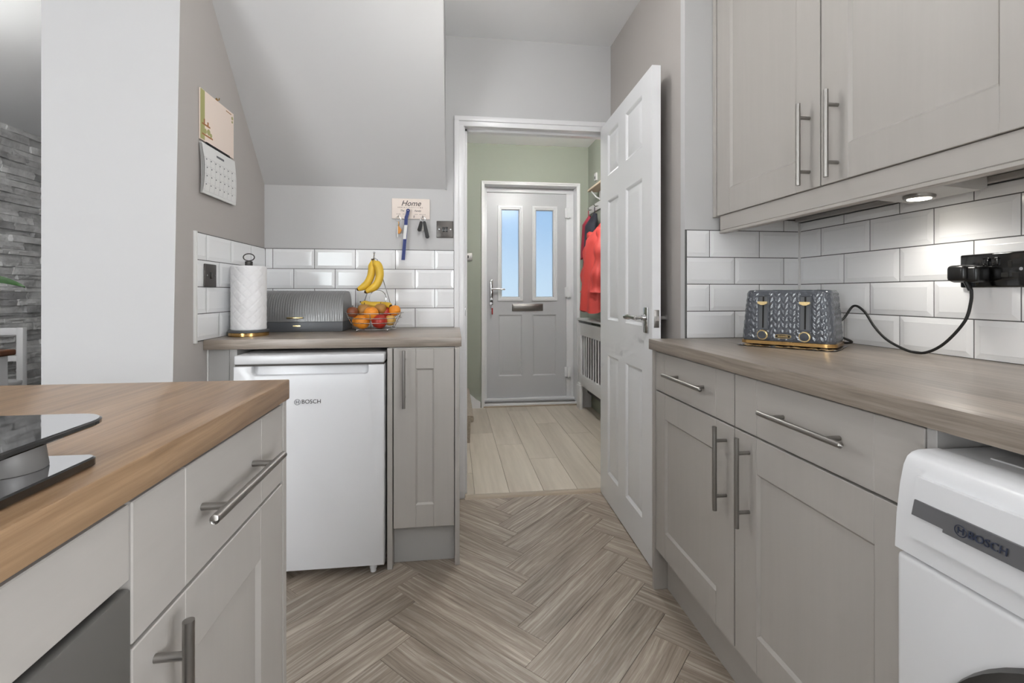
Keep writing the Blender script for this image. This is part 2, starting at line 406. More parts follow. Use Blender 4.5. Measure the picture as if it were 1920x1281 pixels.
for k in range(-6, 8):
    x0 = 0.115+0.1905*(k-1); x1 = x0+0.1905
    if x1 < -0.9 or x0 > 1.33: continue
    cuts = [2.50, 3.05 if k == 3 else 2.5+0.35+((k*0.731) % 1.0)*1.1]
    while cuts[-1] < 4.6: cuts.append(min(4.62, cuts[-1]+1.26))
    for y0, y1 in zip(cuts[:-1], cuts[1:]):
        if y1-y0 < 0.03: continue
        q = MB().box(-(x1-x0)/2+0.0007, (x1-x0)/2-0.0007, -(y1-y0)/2+0.0007, (y1-y0)/2-0.0007, -0.008, 0.002, 0.001, 1)
        o = q.build('plank', 'hall_oak', fh, world=False); o.location = ((x0+x1)/2, (y0+y1)/2, 0)
mb = MB(); mb.prism([(2.487, 0.0), (2.495, 0.008), (2.515, 0.011), (2.535, 0.008), (2.543, 0.001)], 'x', DXL, DXR)
struct('trim_1', mb, 'threshold_oak', 'pale threshold strip between kitchen and hall floors', 'trim')

# ceilings
mb = MB(); mb.box(-4.0, 1.6, -2.3, 2.62, CZ, CZ+0.08)
struct('ceiling', mb, 'ceiling_paint', 'flat white kitchen ceiling', 'ceiling')
mb = MB(); mb.box(-4.0, XL-0.05, 2.62, 5.4, CZ, CZ+0.08)
struct('ceiling_dining', mb, 'ceiling_paint', 'white ceiling over the stone clad dining room', 'ceiling')
mb = MB(); mb.prism([(1.815, CZ), (2.515, 1.642), (2.515, CZ)], 'x', XL, -0.041)
struct('ceiling_slope', mb, 'white_paint', 'steep sloping white soffit under the stairs', 'ceiling')
mb = MB(); mb.box(-1.0, 1.45, 2.62, 4.75, 2.52, 2.6)
struct('ceiling_hall', mb, 'ceiling_paint', 'white hallway ceiling', 'ceiling')

# back wall with doorway (white room side)
mb = MB(); mb.box(XL-0.02, DXL-0.03, YB, 2.62, 0, CZ); mb.box(DXR+0.03, 1.45, YB, 2.62, 0, CZ); mb.box(DXL-0.03, DXR+0.03, YB, 2.62, DZ+0.03, CZ)
mb.box(XL-0.02, 1.45, 2.60, 2.62, CZ, 2.6)
wall_back = struct('wall_back', mb, 'white_paint', 'white back wall with tiled splashback beside the doorway', 'wall')
# left wall mass: taupe side, white end
mb = MB()
def pierY(z): return 1.733+(z-0.79)*(0.043/1.33)
xs = (-1.366, XL); vs = []
for z in (0, CZ):
    vs += [(-0.7804*pierY(z), pierY(z), z), (xs[1], pierY(z), z), (xs[1], 2.66, z), (xs[0], 2.66, z)]
mb.add(vs, [[0, 1, 5, 4]]); mb.cur = 1; mb.add(vs, [[1, 2, 6, 5]]); mb.cur = 0; mb.add(vs, [[2, 3, 7, 6], [3, 0, 4, 7], [0, 3, 2, 1], [4, 5, 6, 7]])
wall_left = struct('wall_left', mb, ['white_paint', 'taupe_paint'], 'taupe left wall with a broad white end face', 'wall')
# right hand walls
mb = MB(); mb.box(0.866, 1.45, 1.70, 2.62, 0, CZ)
struct('wall_recess', mb, 'taupe_paint', 'taupe wall behind the open panelled door', 'wall')
mb = MB(); mb.box(0.862, 1.45, YS, 1.70, 0, CZ)
wall_stub = struct('wall_stub', mb, 'white_paint', 'short white return wall with tiles behind the toaster', 'wall')
mb = MB(); mb.box(XR, 1.45, -0.55, YS, 0, CZ); mb.box(XR, 1.45, -2.3, -1.85, 0, CZ); mb.box(XR, 1.45, -1.85, -0.55, 0, 0.95); mb.box(XR, 1.45, -1.85, -0.55, 2.05, CZ)
wall_right = struct('wall_right', mb, 'white_paint', 'right kitchen wall with white bevelled tiles', 'wall')
# wall behind the viewer; both windows are unseen, added to carry fill light
mb = MB()
for x0, x1, z0, z1 in ((-4.0, -3.15, 0, CZ), (-1.45, 1.45, 0, CZ), (-3.15, -1.45, 0, 0.1), (-3.15, -1.45, 2.15, CZ)):
    mb.box(x0, x1, -2.3, -2.18, z0, z1)
struct('wall_front', mb, 'white_paint', 'white wall behind the viewer with an opening for the added window', 'wall')
q = MB(); x0, x1, z0, z1 = -3.15, -1.45, 0.1, 2.15; xm = (x0+x1)/2
for a in ((x0, x0+0.06, z0, z1), (x1-0.06, x1, z0, z1), (xm-0.03, xm+0.03, z0, z1), (x0, x1, z0, z0+0.06), (x0, x1, z1-0.06, z1)): q.box(a[0], a[1], -2.27, -2.21, a[2], a[3], 0.004)
wd = struct('added_window_1', q, 'pvc_white', 'added tall patio window frame behind the viewer, made up to carry fill light', 'window')  # unseen window, height set to light the lower cabinets
MB().box(x0+0.05, x1-0.05, -2.245, -2.237, z0+0.05, z1-0.05).build('pane', 'clear_glass', wd)  # pane of the added patio window
q = MB(); y0, y1, z0, z1 = -1.85, -0.55, 0.95, 2.05; ym = (y0+y1)/2
for a in ((y0, y0+0.06, z0, z1), (y1-0.06, y1, z0, z1), (ym-0.03, ym+0.03, z0, z1), (y0, y1, z0, z0+0.06), (y0, y1, z1-0.06, z1)): q.box(1.37, 1.43, a[0], a[1], a[2], a[3], 0.004)
wd = struct('added_window_2', q, 'pvc_white', 'added white window frame in the right wall behind the viewer, for fill light', 'window')  # unseen window, added to brighten the peninsula front
MB().box(1.395, 1.403, y0+0.05, y1-0.05, z0+0.05, z1-0.05).build('pane', 'clear_glass', wd)  # pane of the added right wall window
mb = MB(); mb.box(-1.12, -1.0, 2.66, 5.3, 0, CZ+0.08); struct('wall_partition', mb, 'white_paint', 'white partition between dining room and hall', 'wall')
mb = MB(); mb.box(-4.0, -1.0, 5.2, 5.3, 0, CZ); struct('wall_dining', mb, 'white_paint', 'white far wall of the dining room', 'wall')
# hall walls
mb = MB(); mb.box(-1.0, 0.285, 4.47, 4.75, 0, 2.6); mb.box(1.207, 1.45, 4.47, 4.75, 0, 2.6); mb.box(0.285, 1.207, 4.47, 4.75, 2.145, 2.6)
struct('wall_hall_far', mb, 'green_paint', 'sage green hall wall around the front door', 'wall')
mb = MB(); mb.box(1.312, 1.45, 2.62, 4.47, 0, 2.6)
struct('wall_hall_right', mb, 'green_paint', 'pale green side wall of the hall behind the coats', 'wall')
mb = MB(); mb.box(-1.0, XL, 2.66, 4.47, 0, 2.6)
struct('wall_hall_left', mb, 'green_paint', 'green hall wall beside the stairs', 'wall')

# architrave + lining of the kitchen doorway
mb = MB()
def arch(mb, x0, x1, zt, w, y, t, wr=None):
    wr = w if wr is None else wr
    for sx_, xa in ((-1, x0), (1, x1)):
        lo_, hi_ = (xa-w, xa) if sx_ < 0 else (xa, xa+wr)
        mb.box(lo_, hi_, y-t, y, 0, zt+w, 0.003)
        if sx_ < 0 or wr == w:
            e0, e1 = (lo_, lo_+w*0.5) if sx_ < 0 else (hi_-w*0.5, hi_)
            mb.box(e0, e1, y-t-0.007, y-t+0.002, 0, zt+w, 0.003)
    mb.box(x0-w, x1+wr, y-t-0.0005, y, zt, zt+w, 0.003)
    mb.box(x0-w, x1+wr, y-t-0.0075, y-t+0.002, zt+w*0.5, zt+w, 0.003)
arch(mb, DXL-0.006, DXR+0.002, DZ-0.006, 0.052, YB, 0.014, 0.015)
struct('trim_2', mb, 'gloss_white', 'white moulded architrave around the kitchen doorway', 'trim')
mb = MB()
mb.box(DXL-0.03, DXL, YB-0.004, 2.64, 0, DZ, 0.002); mb.box(DXR, DXR+0.03, YB-0.004, 2.64, 0, DZ, 0.002); mb.box(DXL-0.03, DXR+0.03, YB-0.004, 2.64, DZ-0.001, DZ+0.03, 0.002)
mb.box(DXL, DXL+0.012, 2.56, 2.60, 0, DZ, 0.002); mb.box(DXL, DXR, 2.56, 2.60, DZ-0.014, DZ, 0.002); mb.box(DXR-0.012, DXR, 2.56, 2.60, 0, DZ, 0.002)
lin_ = struct('trim_3', mb, 'gloss_white', 'white door lining with stop beads inside the doorway', 'trim')
MB().box(DXL-0.001, DXL+0.002, 2.525, 2.548, 0.97, 1.03, 0.0005).build('strike_plate', 'chrome', lin_)
# white timber strip beside soffit
mb = MB(); mb.box(-0.043, -0.036, 2.506, YB, 1.64, CZ, 0.001); struct('trim_4', mb, 'white_paint', 'thin white edge strip where soffit meets wall', 'trim')

# ------------------------------------------------------------------ tiles
PW, PH_ = 0.2025, 0.1015
tile_cache = {}
def tile_mesh(w, h, cut):
    key = (round(w, 3), round(h, 3), cut)
    if key in tile_cache: return tile_cache[key]
    bl, br, bb, bt = [0.0012 if q else 0.014 for q in cut]
    t0, t1 = 0.0055, 0.0082
    o = [(-w/2, -h/2), (w/2, -h/2), (w/2, h/2), (-w/2, h/2)]
    i_ = [(-w/2+bl, -h/2+bb), (w/2-br, -h/2+bb), (w/2-br, h/2-bt), (-w/2+bl, h/2-bt)]
    e = 0.001
    j_ = [(-w/2+bl+e, -h/2+bb+e), (w/2-br-e, -h/2+bb+e), (w/2-br-e, h/2-bt-e), (-w/2+bl+e, h/2-bt-e)]
    vs = [(x, 0, z) for x, z in o]+[(x, t0, z) for x, z in o]+[(x, t1-0.0004, z) for x, z in i_]+[(x, t1, z) for x, z in j_]
    fs = []
    for a in (0, 4, 8): fs += [[a+k, a+(k+1) % 4, a+4+(k+1) % 4, a+4+k] for k in range(4)]
    fs.append([12, 13, 14, 15])
    tile_cache[key] = MB().add(vs, fs).mesh('tile', 'tile_white', angle=12)
    return tile_cache[key]
def tile_run(parent, kind, P, s0, s1, off, z0, rows, ztop=None, g=0.0030):
    for r in range(rows):
        za = z0+r*PH_; zb = za+PH_; cutt = False
        if ztop and zb > ztop: zb = ztop; cutt = True
        o = off if (rows_par[kind] + r) % 2 == 0 else off+PW/2
        k0 = math.floor((s0-o)/PW)-1
        for k in range(k0, k0+60):
            a, b_ = o+k*PW, o+(k+1)*PW; ca = cb_ = False
            if a < s0: a = s0; ca = True
            if b_ > s1: b_ = s1; cb_ = True
            if b_-a < 0.010: continue
            w, h = b_-a-g, zb-za-g
            c = ((a+b_)/2, (za+zb)/2)
            if kind in ('back', 'stub'): M = (R(180), (c[0], P, c[1])); fl_ = True
            elif kind == 'left': M = (R(-90), (P, c[0], c[1])); fl_ = True
            else: M = (R(90), (P, c[0], c[1])); fl_ = False
            cut = (cb_, ca, False, cutt) if fl_ else (ca, cb_, False, cutt)
            ob = bpy.data.objects.new('tile', tile_mesh(w, h, cut)); COL.objects.link(ob); ob.parent = parent
            ob.location = M[1]; ob.rotation_euler = (0, 0, M[0])
rows_par = {'back': 1, 'left': 1, 'stub': 1, 'right': 1}   # row 0 is a half bond row
gt = 0.0042
tile_run(wall_back, 'back', YB, XL+0.006, 0.004, -0.9077, 0.912, 4)
MB().box(XL, 0.004, YB-gt, YB, 0.90, 0.912+4*PH_+0.002).build('grout', 'grout_grey', wall_back)
tile_run(wall_left, 'left', XL, 1.872, YB-0.008, 1.942, 0.912, 4)
MB().box(XL, XL+gt, 1.868, YB, 0.910, 0.912+4*PH_+0.002).build('grout', 'grout_grey', wall_left)
MB().box(XL, XL+0.0095, 1.858, 1.871, 0.905, 0.912+4*PH_+0.004, 0.001).build('tile_trim', 'caulk_white', wall_left)
tile_run(wall_stub, 'stub', YS, 0.867, XR-0.008, 0.958, 0.922, 4)
MB().box(0.862, XR, YS-gt, YS, 0.90, 0.922+4*PH_+0.002).build('grout', 'grout_grey', wall_stub)
tile_run(wall_right, 'right', XR, -0.9, YS-0.009, 1.556-12*PW, 0.922, 5, ztop=1.362)
MB().box(XR-gt, XR, -0.9, YS, 0.90, 1.364).build('grout', 'grout_grey', wall_right)
# cut row of tiles above, on the return wall under the cabinet
rows_par['stub'] = 1
tile_run(wall_stub, 'stub', YS, 1.0, XR-0.008, 0.958, 0.922+4*PH_, 1, ztop=1.372)
MB().box(1.0, XR, YS-gt, YS, 0.922+4*PH_, 1.374).build('grout', 'grout_grey', wall_stub)
MB().box(XR-0.011, XR-0.002, YS-0.012, YS-0.002, 0.922, 1.362, 0.003).build('caulk', 'caulk_white', wall_stub)

# ------------------------------------------------------------------ stone cladding
mb = MB(); mb.box(-4.0, STX-0.004, -2.3, 5.3, 0, CZ)
ws = struct('wall_stone', mb, 'stone_grey', 'split face grey stone clad wall of the dining room', 'wall')
def stone(y0, y1, z0, z1, rg):
    nu, nv = 6, 4; d = 0.008+rg.random()*0.036; tl = (rg.random()-0.5)*0.020
    amp = 0.008
    H = [[max(0.004, d+tl*(i/(nu-1)-0.5)+(rg.random()-0.5)*2*amp) for i in range(nu)] for j in range(nv)]
    q = MB(); g = 0.0012
    def P(i, j): return (STX+H[j][i], y0+g+(y1-y0-2*g)*i/(nu-1), z0+g+(z1-z0-2*g)*j/(nv-1))
    vs = [P(i, j) for j in range(nv) for i in range(nu)]
    fs = [[j*nu+i, j*nu+i+1, (j+1)*nu+i+1, (j+1)*nu+i] for j in range(nv-1) for i in range(nu-1)]
    bd = [i for i in range(nu)]+[j*nu+nu-1 for j in range(1, nv)]+[(nv-1)*nu+i for i in range(nu-2, -1, -1)]+[j*nu for j in range(nv-2, 0, -1)]
    o = len(vs); vs += [(STX-0.004, vs[k][1], vs[k][2]) for k in bd]
    m_ = len(bd); fs += [[bd[k], bd[(k+1) % m_], o+(k+1) % m_, o+k] for k in range(m_)]
    return q.add(vs, fs)
plain('stone_light', (226, 226, 225), 0.85, bump=0.9, bscale=28, var=0.2, vscale=9)
plain('stone_dark', (176, 176, 176), 0.85, bump=0.9, bscale=28, var=0.22, vscale=9)
rg = random.Random(3); z = 0.0; far = MB(); cnt = 0
while z < CZ-0.01:
    h = 0.038+rg.random()*0.026; z1 = min(CZ, z+h); y = 1.0-rg.random()*0.2
    while y < 5.2:
        y1 = min(5.2, y+0.16+rg.random()*0.26)
        q = stone(y, y1, z, z1, rg)
        if y1 > 4.0 and y < 4.95:
            q.build('stone', rg.choice(['stone_grey', 'stone_light', 'stone_dark', 'stone_grey']), ws, angle=25); cnt += 1
        else: far.cur = rg.randrange(3); far.add(q.v, q.f)
        y = y1
    z = z1
fs_ = far.build('stone_field', ['stone_grey', 'stone_light', 'stone_dark'], ws, angle=25); fs_['kind'] = 'stuff'

# ================================================================== DOORS
# open six panel door, hinged on the right jamb
hx, hy = 0.800, 2.490; fx, fy = 0.776, 1.764
dl = math.hypot(fx-hx, fy-hy); ang = math.atan2(fy-hy, fx-hx)
d1 = thing('door_1', 'open white six panel door with chrome lever handles', 'door', (hx, hy, 0), ang, kind='structure')
TH = 0.035      # local x along leaf, local y = thickness; visible (kitchen) face at y = -? (left side)
# leaf runs towards the viewer: local +y points to room right, so visible face is y=0 looking from -X side
def leaf(mb, y0, y1, cols, rows, z0, z1, L):
    xs_ = [0]+[v for c in cols for v in c]+[L]; zs_ = [z0]+[v for r in rows for v in r]+[z1]
    # stiles
    for i in range(0, len(xs_), 2): mb.box(xs_[i], xs_[i+1], y0, y1, z0, z1)
    for c in cols:
        for j in range(0, len(zs_), 2): mb.box(c[0], c[1], y0, y1, zs_[j], zs_[j+1])
def raised_panel(x0, x1, z0, z1, y, out, dep=0.009, mb=None, ogee=0.022):
    """moulded panel on the plane y whose outward direction is out (+1/-1)"""
    m_ = mb or MB(); loops = []
    for ins, d in ((0, 0), (0.006, 0.003), (0.012, dep), (0.016, dep), (ogee+0.016, 0.002), (ogee+0.022, 0.0015)):
        loops.append([(x0+ins, y-out*d, z0+ins), (x1-ins, y-out*d, z0+ins), (x1-ins, y-out*d, z1-ins), (x0+ins, y-out*d, z1-ins)])
    vs = [p for q in loops for p in q]; fs = []
    for a in range(len(loops)-1): fs += [[a*4+k, a*4+(k+1) % 4, a*4+4+(k+1) % 4, a*4+4+k] for k in range(4)]
    e = (len(loops)-1)*4; fs.append([e, e+1, e+2, e+3])
    return m_.add(vs, fs)
cols = [(dl-(2.36-1.764), dl-(2.185-1.764)), (dl-(2.08-1.764), dl-(1.872-1.764))]
cols = [(0.130, 0.305), (0.410, 0.618)]
rows = [(0.155, 0.772), (0.955, 1.572), (1.700, 1.918)]
q = MB(); leaf(q, 0.0, TH, cols, rows, 0.006, 1.990, dl); q.build('leaf', 'door_white', d1, world=False, angle=20)
for c in cols:
    for r in rows:
        pm = MB(); raised_panel(c[0], c[1], r[0], r[1], 0.0, -1, mb=pm); raised_panel(c[0], c[1], r[0], r[1], TH, 1, mb=pm); pm.build('panel', 'door_white', d1, world=False, angle=14)
def lever(parent, x, y, z, out, ldir):
    hd = MB(); hd.box(x-0.021, x+0.021, y, y+out*0.008, z-0.062, z+0.042, 0.003, 2)
    pl = hd.build('handle', 'chrome', parent, world=False, label='chrome lever handle on backplate')
    lv = MB(); lv.cyl((x, y+out*0.006, z), (x, y+out*0.022, z), 0.013, 0.011); lv.cyl((x, y+out*0.02, z), (x, y+out*0.05, z), 0.009)
    lv.tube([(x-ldir*0.006, y+out*0.048, z), (x+ldir*0.02, y+out*0.05, z), (x+ldir*0.06, y+out*0.05, z), (x+ldir*0.075, y+out*0.05, z), (x+ldir*0.118, y+out*0.05, z-0.002)], [0.010, 0.009, 0.008, 0.012, 0.010], 12)
    lv.build('lever', 'chrome', pl, world=False)
lever(d1, dl-0.055, 0.0, 0.992, -1, -1)
lever(d1, dl-0.055, TH, 0.992, 1, -1)
lt = MB().box(dl-0.0005, dl+0.0015, 0.007, TH-0.007, 0.955, 1.025, 0.0005).build('latch_plate', 'steel', d1, world=False)
MB().prism([(0.011, 0.982), (0.026, 0.982), (0.026, 1.0), (0.011, 1.0)], 'x', dl, dl+0.009).build('latch_bolt', 'chrome', lt, world=False)
# lowered local y: the visible face must look to -X (world)

# front door
FY = 4.60
mb = MB()
arch(mb, 0.295, 1.197, 2.133, 0.030, 4.47, 0.006)
struct('trim_5', mb, 'gloss_white', 'white trim around the front door recess', 'trim')
mb = MB(); mb.box(0.285, 0.295, 4.468, 4.75, 0, 2.145); mb.box(1.197, 1.207, 4.468, 4.75, 0, 2.145); mb.box(0.285, 1.207, 4.468, 4.75, 2.133, 2.145)
mb.box(0.295, 0.325, 4.585, 4.66, 0, 2.133, 0.004); mb.box(1.123, 1.197, 4.60, 4.66, 0, 2.133, 0.004); mb.box(0.295, 1.197, 4.595, 4.66, 2.086, 2.133, 0.004)
struct('trim_6', mb, 'pvc_white', 'white outer frame and reveal holding the front door', 'trim')
mb = MB(); mb.box(0.285, 1.207, 4.475, 4.66, 0, 0.03, 0.004); mb.box(0.29, 1.2, 4.56, 4.66, 0.03, 0.062, 0.006)
so = struct('trim_7', mb, 'pvc_white', 'raised white sill under the front door', 'trim')
MB().box(0.30, 1.19, 4.50, 4.555, 0.029, 0.036, 0.002).build('sill_strip', 'steel', so)
MB().box(0.285, 1.207, 4.462, 4.476, 0.0, 0.014, 0.003).build('floor_bead', 'threshold_oak', so)
d2 = thing('door_2', 'closed white front door with two tall frosted panes', 'door', (0.326, FY, 0.066), 0, kind='structure')
cols2 = [(0.44, 0.676), (0.783, 1.021)]
q = MB()
xs_ = [0.326]+[v for c in cols2 for v in c]+[1.121]
for i in range(0, 6, 2): q.box(xs_[i], xs_[i+1], FY, FY+0.05, 0.066, 2.082)
for c in cols2:
    for z0, z1 in ((0.066, 0.275), (0.88, 1.024), (1.95, 2.082)): q.box(c[0], c[1], FY, FY+0.05, z0, z1)
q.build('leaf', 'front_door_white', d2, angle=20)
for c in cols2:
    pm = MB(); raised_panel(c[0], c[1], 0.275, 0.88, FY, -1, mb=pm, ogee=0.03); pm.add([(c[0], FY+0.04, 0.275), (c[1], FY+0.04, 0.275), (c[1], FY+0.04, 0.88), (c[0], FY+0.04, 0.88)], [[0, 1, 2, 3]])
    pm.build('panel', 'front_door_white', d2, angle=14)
    fr = MB(); x0, x1, z0, z1 = c[0], c[1], 1.024, 1.95; loops = []
    for ins, d in ((-0.008, 0.004), (-0.008, -0.009), (-0.004, -0.012), (0.012, -0.012), (0.016, -0.006), (0.026, -0.006), (0.034, 0.004), (0.036, 0.03)):
        loops.append([(x0+ins, FY+d, z0+ins), (x1-ins, FY+d, z0+ins), (x1-ins, FY+d, z1-ins), (x0+ins, FY+d, z1-ins)])
    fr.add([p_ for lp in loops for p_ in lp], [[k_*4+j, k_*4+(j+1) % 4, k_*4+4+(j+1) % 4, k_*4+4+j] for k_ in range(len(loops)-1) for j in range(4)])
    fo = fr.build('glazing_frame', 'pvc_white', d2, angle=20)
    MB().box(x0+0.03, x1-0.03, FY+0.018, FY+0.028, z0+0.03, z1-0.03).build('pane', 'frosted_glass', fo, label='pale blue frosted pane')
q = MB(); q.box(0.575, 0.885, FY-0.012, FY+0.002, 0.918, 0.988, 0.005); lp_ = q.build('letter_plate', 'steel', d2)
MB().box(0.588, 0.872, FY-0.016, FY-0.008, 0.930, 0.976, 0.004).build('letter_flap', 'steel', lp_)
q = MB(); q.box(0.352, 0.386, FY-0.012, FY+0.001, 0.975, 1.225, 0.006); hp = q.build('handle', 'chrome', d2)
q = MB(); q.cyl((0.369, FY-0.008, 1.135), (0.369, FY-0.055, 1.135), 0.011); q.tube([(0.366, FY-0.053, 1.135), (0.40, FY-0.056, 1.135), (0.50, FY-0.052, 1.131)], [0.011, 0.010, 0.009], 12); q.build('lever', 'chrome', hp)
q = MB(); q.cyl((0.369, FY-0.010, 1.035), (0.369, FY-0.024, 1.035), 0.012); q.box(0.366, 0.372, FY-0.05, FY-0.022, 1.02, 1.05, 0.001); q.build('lock_barrel', 'chrome', hp)
for z in (0.306, 1.103, 1.895):
    q = MB(); q.box(1.105, 1.135, FY-0.016, FY+0.001, z-0.05, z+0.05, 0.004); q.box(1.14, 1.165, FY-0.03, FY+0.001, z-0.05, z+0.05, 0.005); q.cyl((1.139, FY-0.018, z-0.055), (1.139, FY-0.018, z+0.055), 0.009, n=12)
    q.build('hinge', 'pvc_white', d2)
kd = thing('key_bunch', 'small bunch of keys with red tag hanging in front door lock', 'keys', (0.369, FY-0.04, 1.03))
MB().ring((0.369, FY-0.046, 1.015), 0.014, 0.0012, 'x', 20, 6).build('ring', 'chrome', kd)
q = MB(); q.box(0.360, 0.366, FY-0.052, FY-0.048, 0.93, 1.005, 0.001); q.cyl((0.363, FY-0.053, 0.995), (0.363, FY-0.047, 0.995), 0.012, n=14); q.build('key', 'chrome', kd)
MB().box(0.368, 0.382, FY-0.054, FY-0.046, 0.885, 0.95, 0.004).build('tag', 'key_red', kd)

# ================================================================== RIGHT UNITS
PXR = 0.739
rc = thing('base_cabinet', 'grey shaker base cabinet with two drawers and two doors under right worktop', 'cabinet', (PXR, 1.16, 0))
q = MB(); q.box(PXR+0.022, 1.30, 0.657, 1.647, 0.15, 0.882); q.build('body', 'cabinet_flat', rc)
dw = grooved_drawer(rc, '-x', PXR, 1.164, 1.646, 0.738, 0.877, 0.086, 0.074); bar_handle(dw, '-x', PXR, 1.3975, 0.812, False, 0.247)
dw = grooved_drawer(rc, '-x', PXR, 0.655, 1.159, 0.738, 0.877, 0.09, 0.09); bar_handle(dw, '-x', PXR, 0.898, 0.811, False, 0.236)
dr = shaker_door(rc, '-x', PXR, 1.164, 1.646, 0.152, 0.733, 0.086, 0.074, 0.088, 0.094); bar_handle(dr, '-x', PXR, 1.199, 0.614, True, 0.228)
dr = shaker_door(rc, '-x', PXR, 0.655, 1.159, 0.152, 0.733, 0.090, 0.090, 0.088, 0.094); bar_handle(dr, '-x', PXR, 1.099, 0.614, True, 0.226)
q = MB(); q.box(0.733, 1.33, 1.648, 1.665, 0, 0.883, 0.001, 1); q.build('end_panel', 'cabinet_paint_v', rc)
q = MB(); q.box(PXR+0.001, 1.33, 0.637, 0.653, 0, 0.883, 0.001, 1); q.build('end_panel', 'cabinet_flat', rc)
q = MB(); q.box(0.784, 0.80, 0.654, 1.647, 0, 0.150, 0.001, 1)
solid('plinth', q, 'cabinet_paint_y', (0.79, 1.15, 0), 'long grey plinth board below the right base cabinet', 'plinth')
q = MB(); q.box(0.719, XR-0.001, -0.9, 1.666, 0.884, 0.922, 0.002, 2)
solid('worktop', q, 'worktop_grey', (1.0, 0.4, 0.884), 'grey brown wood effect worktop running along the right wall', 'worktop')
# wall cabinet
PXU = 0.975
wc = thing('wall_cabinet', 'grey shaker wall cabinet with two tall doors above toaster', 'cabinet', (PXU, 1.14, 1.378))
q = MB(); q.box(PXU+0.022, XR-0.001, 0.642, 1.643, 1.378, 2.278); q.build('body', 'cabinet_flat', wc)
dr = shaker_door(wc, '-x', PXU, 1.147, 1.641, 1.378, 2.276, 0.088, 0.083, 0.088, 0.089); bar_handle(dr, '-x', PXU, 1.184, 1.4995, True, 0.225)
dr = shaker_door(wc, '-x', PXU, 0.643, 1.142, 1.378, 2.276, 0.087, 0.087, 0.088, 0.088); bar_handle(dr, '-x', PXU, 1.087, 1.4985, True, 0.223)
q = MB(); q.box(PXU-0.003, XR-0.001, 1.644, 1.666, 1.376, 2.278, 0.001, 1); q.build('end_panel', 'cabinet_paint_v', wc)
wc2 = thing('wall_cabinet', 'grey wall cabinet above washing machine, mostly out of frame', 'cabinet', (PXU, 0.3, 1.378))
q = MB(); q.box(PXU+0.022, XR-0.001, -0.36, 0.64, 1.378, 2.278); q.build('body', 'cabinet_flat', wc2)
dr = shaker_door(wc2, '-x', PXU, 0.142, 0.638, 1.378, 2.276, 0.087, 0.087, 0.088, 0.088); bar_handle(dr, '-x', PXU, 0.2, 1.4985, True, 0.223)
shaker_door(wc2, '-x', PXU, -0.36, 0.138, 1.378, 2.276, 0.087, 0.087, 0.088, 0.088)
pl = thing('pelmet', 'grey light rail moulding below the wall cabinets', 'moulding', (0.99, 0.6, 1.312))
q = MB(); q.prism([(0.982, 1.3765), (0.982, 1.325), (0.984, 1.323), (0.979, 1.321), (0.979, 1.314), (0.982, 1.312), (1.0, 1.312), (1.0, 1.3765)], 'y', -0.36, 1.632)
q.build('rail', 'cabinet_paint_y', pl, angle=20)
q = MB(); q.box(XR-0.030, XR-0.012, -0.36, 1.655, 1.3625, 1.377, 0.001, 1)
solid('batten', q, 'cabinet_flat', (XR-0.02, 0.6, 1.3625), 'thin grey batten above tiles at the back of the cabinet underside', 'batten')
# under cabinet lights, the second one added
def cabinet_light(label, yc):
    ul = thing('cabinet_light', label, 'light', (1.22, yc, 1.355))
    q = MB(); q.prism([(1.145, 1.377), (1.30, 1.377), (1.30, 1.352), (1.285, 1.344), (1.165, 1.352)], 'y', yc-0.10, yc+0.08); q.build('housing', 'calendar_grey', ul, angle=20)
    q = MB(); q.lathe([(0.032, 0), (0.034, 0.004), (0.034, 0.014)], (1.222, yc, 1.340)); q.build('bezel', 'steel', ul)
    q = MB(); q.lathe([(0.0001, 0), (0.025, 0.0), (0.026, 0.002)], (1.222, yc, 1.3385)); q.build('lens', 'led_glow', ul)
    ll = bpy.data.lights.new('cabinet_light_spot', 'SPOT'); ll.energy = 4.2; ll.spot_size = R(150); ll.spot_blend = 1.0; ll.shadow_soft_size = 0.03; ll.color = (1, 0.96, 0.89)
    lo = bpy.data.objects.new('cabinet_light_spot', ll); COL.objects.link(lo); lo.parent = ul; lo.location = Vector((1.20, yc, 1.333))-Vector(ul.location)
cabinet_light('slim wedge shaped light glowing under the wall cabinet above the socket', 1.098)
cabinet_light('slim wedge shaped light added outside the right edge to brighten the tiles', 0.42)  # unseen second light, added to brighten the right tiles

# washing machine
wm = thing('washing_machine', 'white front loading washing machine under the right worktop', 'washing machine', (0.66, 0.33, 0))
WX, WY0, WY1 = 0.662, 0.028, 0.632
q = MB(); q.box(WX+0.03, 1.25, WY0+0.004, WY1-0.004, 0.012, 0.835, 0.006, 2); q.build('body', 'appliance_white', wm)
q = MB(); q.box(WX+0.075, 1.25, WY0, WY1, 0.830, 0.853, 0.004, 2); tp = q.build('top', 'appliance_white', wm)
q = MB(); q.box(WX+0.10, 1.20, WY0+0.05, WY1-0.05, 0.8525, 0.855, 0.001, 1); q.build('top_inset', 'appliance_white', tp)
q = MB(); q.box(WX, WX+0.035, WY0, WY1, 0.012, 0.706, 0.010, 3); q.build('front_panel', 'appliance_white', wm)
q = MB(); q.prism([(WX, 0.709), (WX+0.003, 0.76), (WX+0.009, 0.805), (WX+0.015, 0.832), (WX+0.021, 0.844), (WX+0.029, 0.850), (WX+0.04, 0.853), (WX+0.075, 0.8535), (WX+0.075, 0.709)], 'y', WY0, WY1)
fa = q.build('control_panel', 'appliance_white', wm, angle=50)
dwx = WX-0.0035
q = MB(); q.prism([(dwx-0.001, 0.738), (dwx+0.002, 0.78), (dwx+0.0085, 0.824), (dwx+0.03, 0.824), (dwx+0.03, 0.738)], 'y', 0.385, 0.604)
dd = q.build('detergent_drawer', 'appliance_white', wm, angle=50)
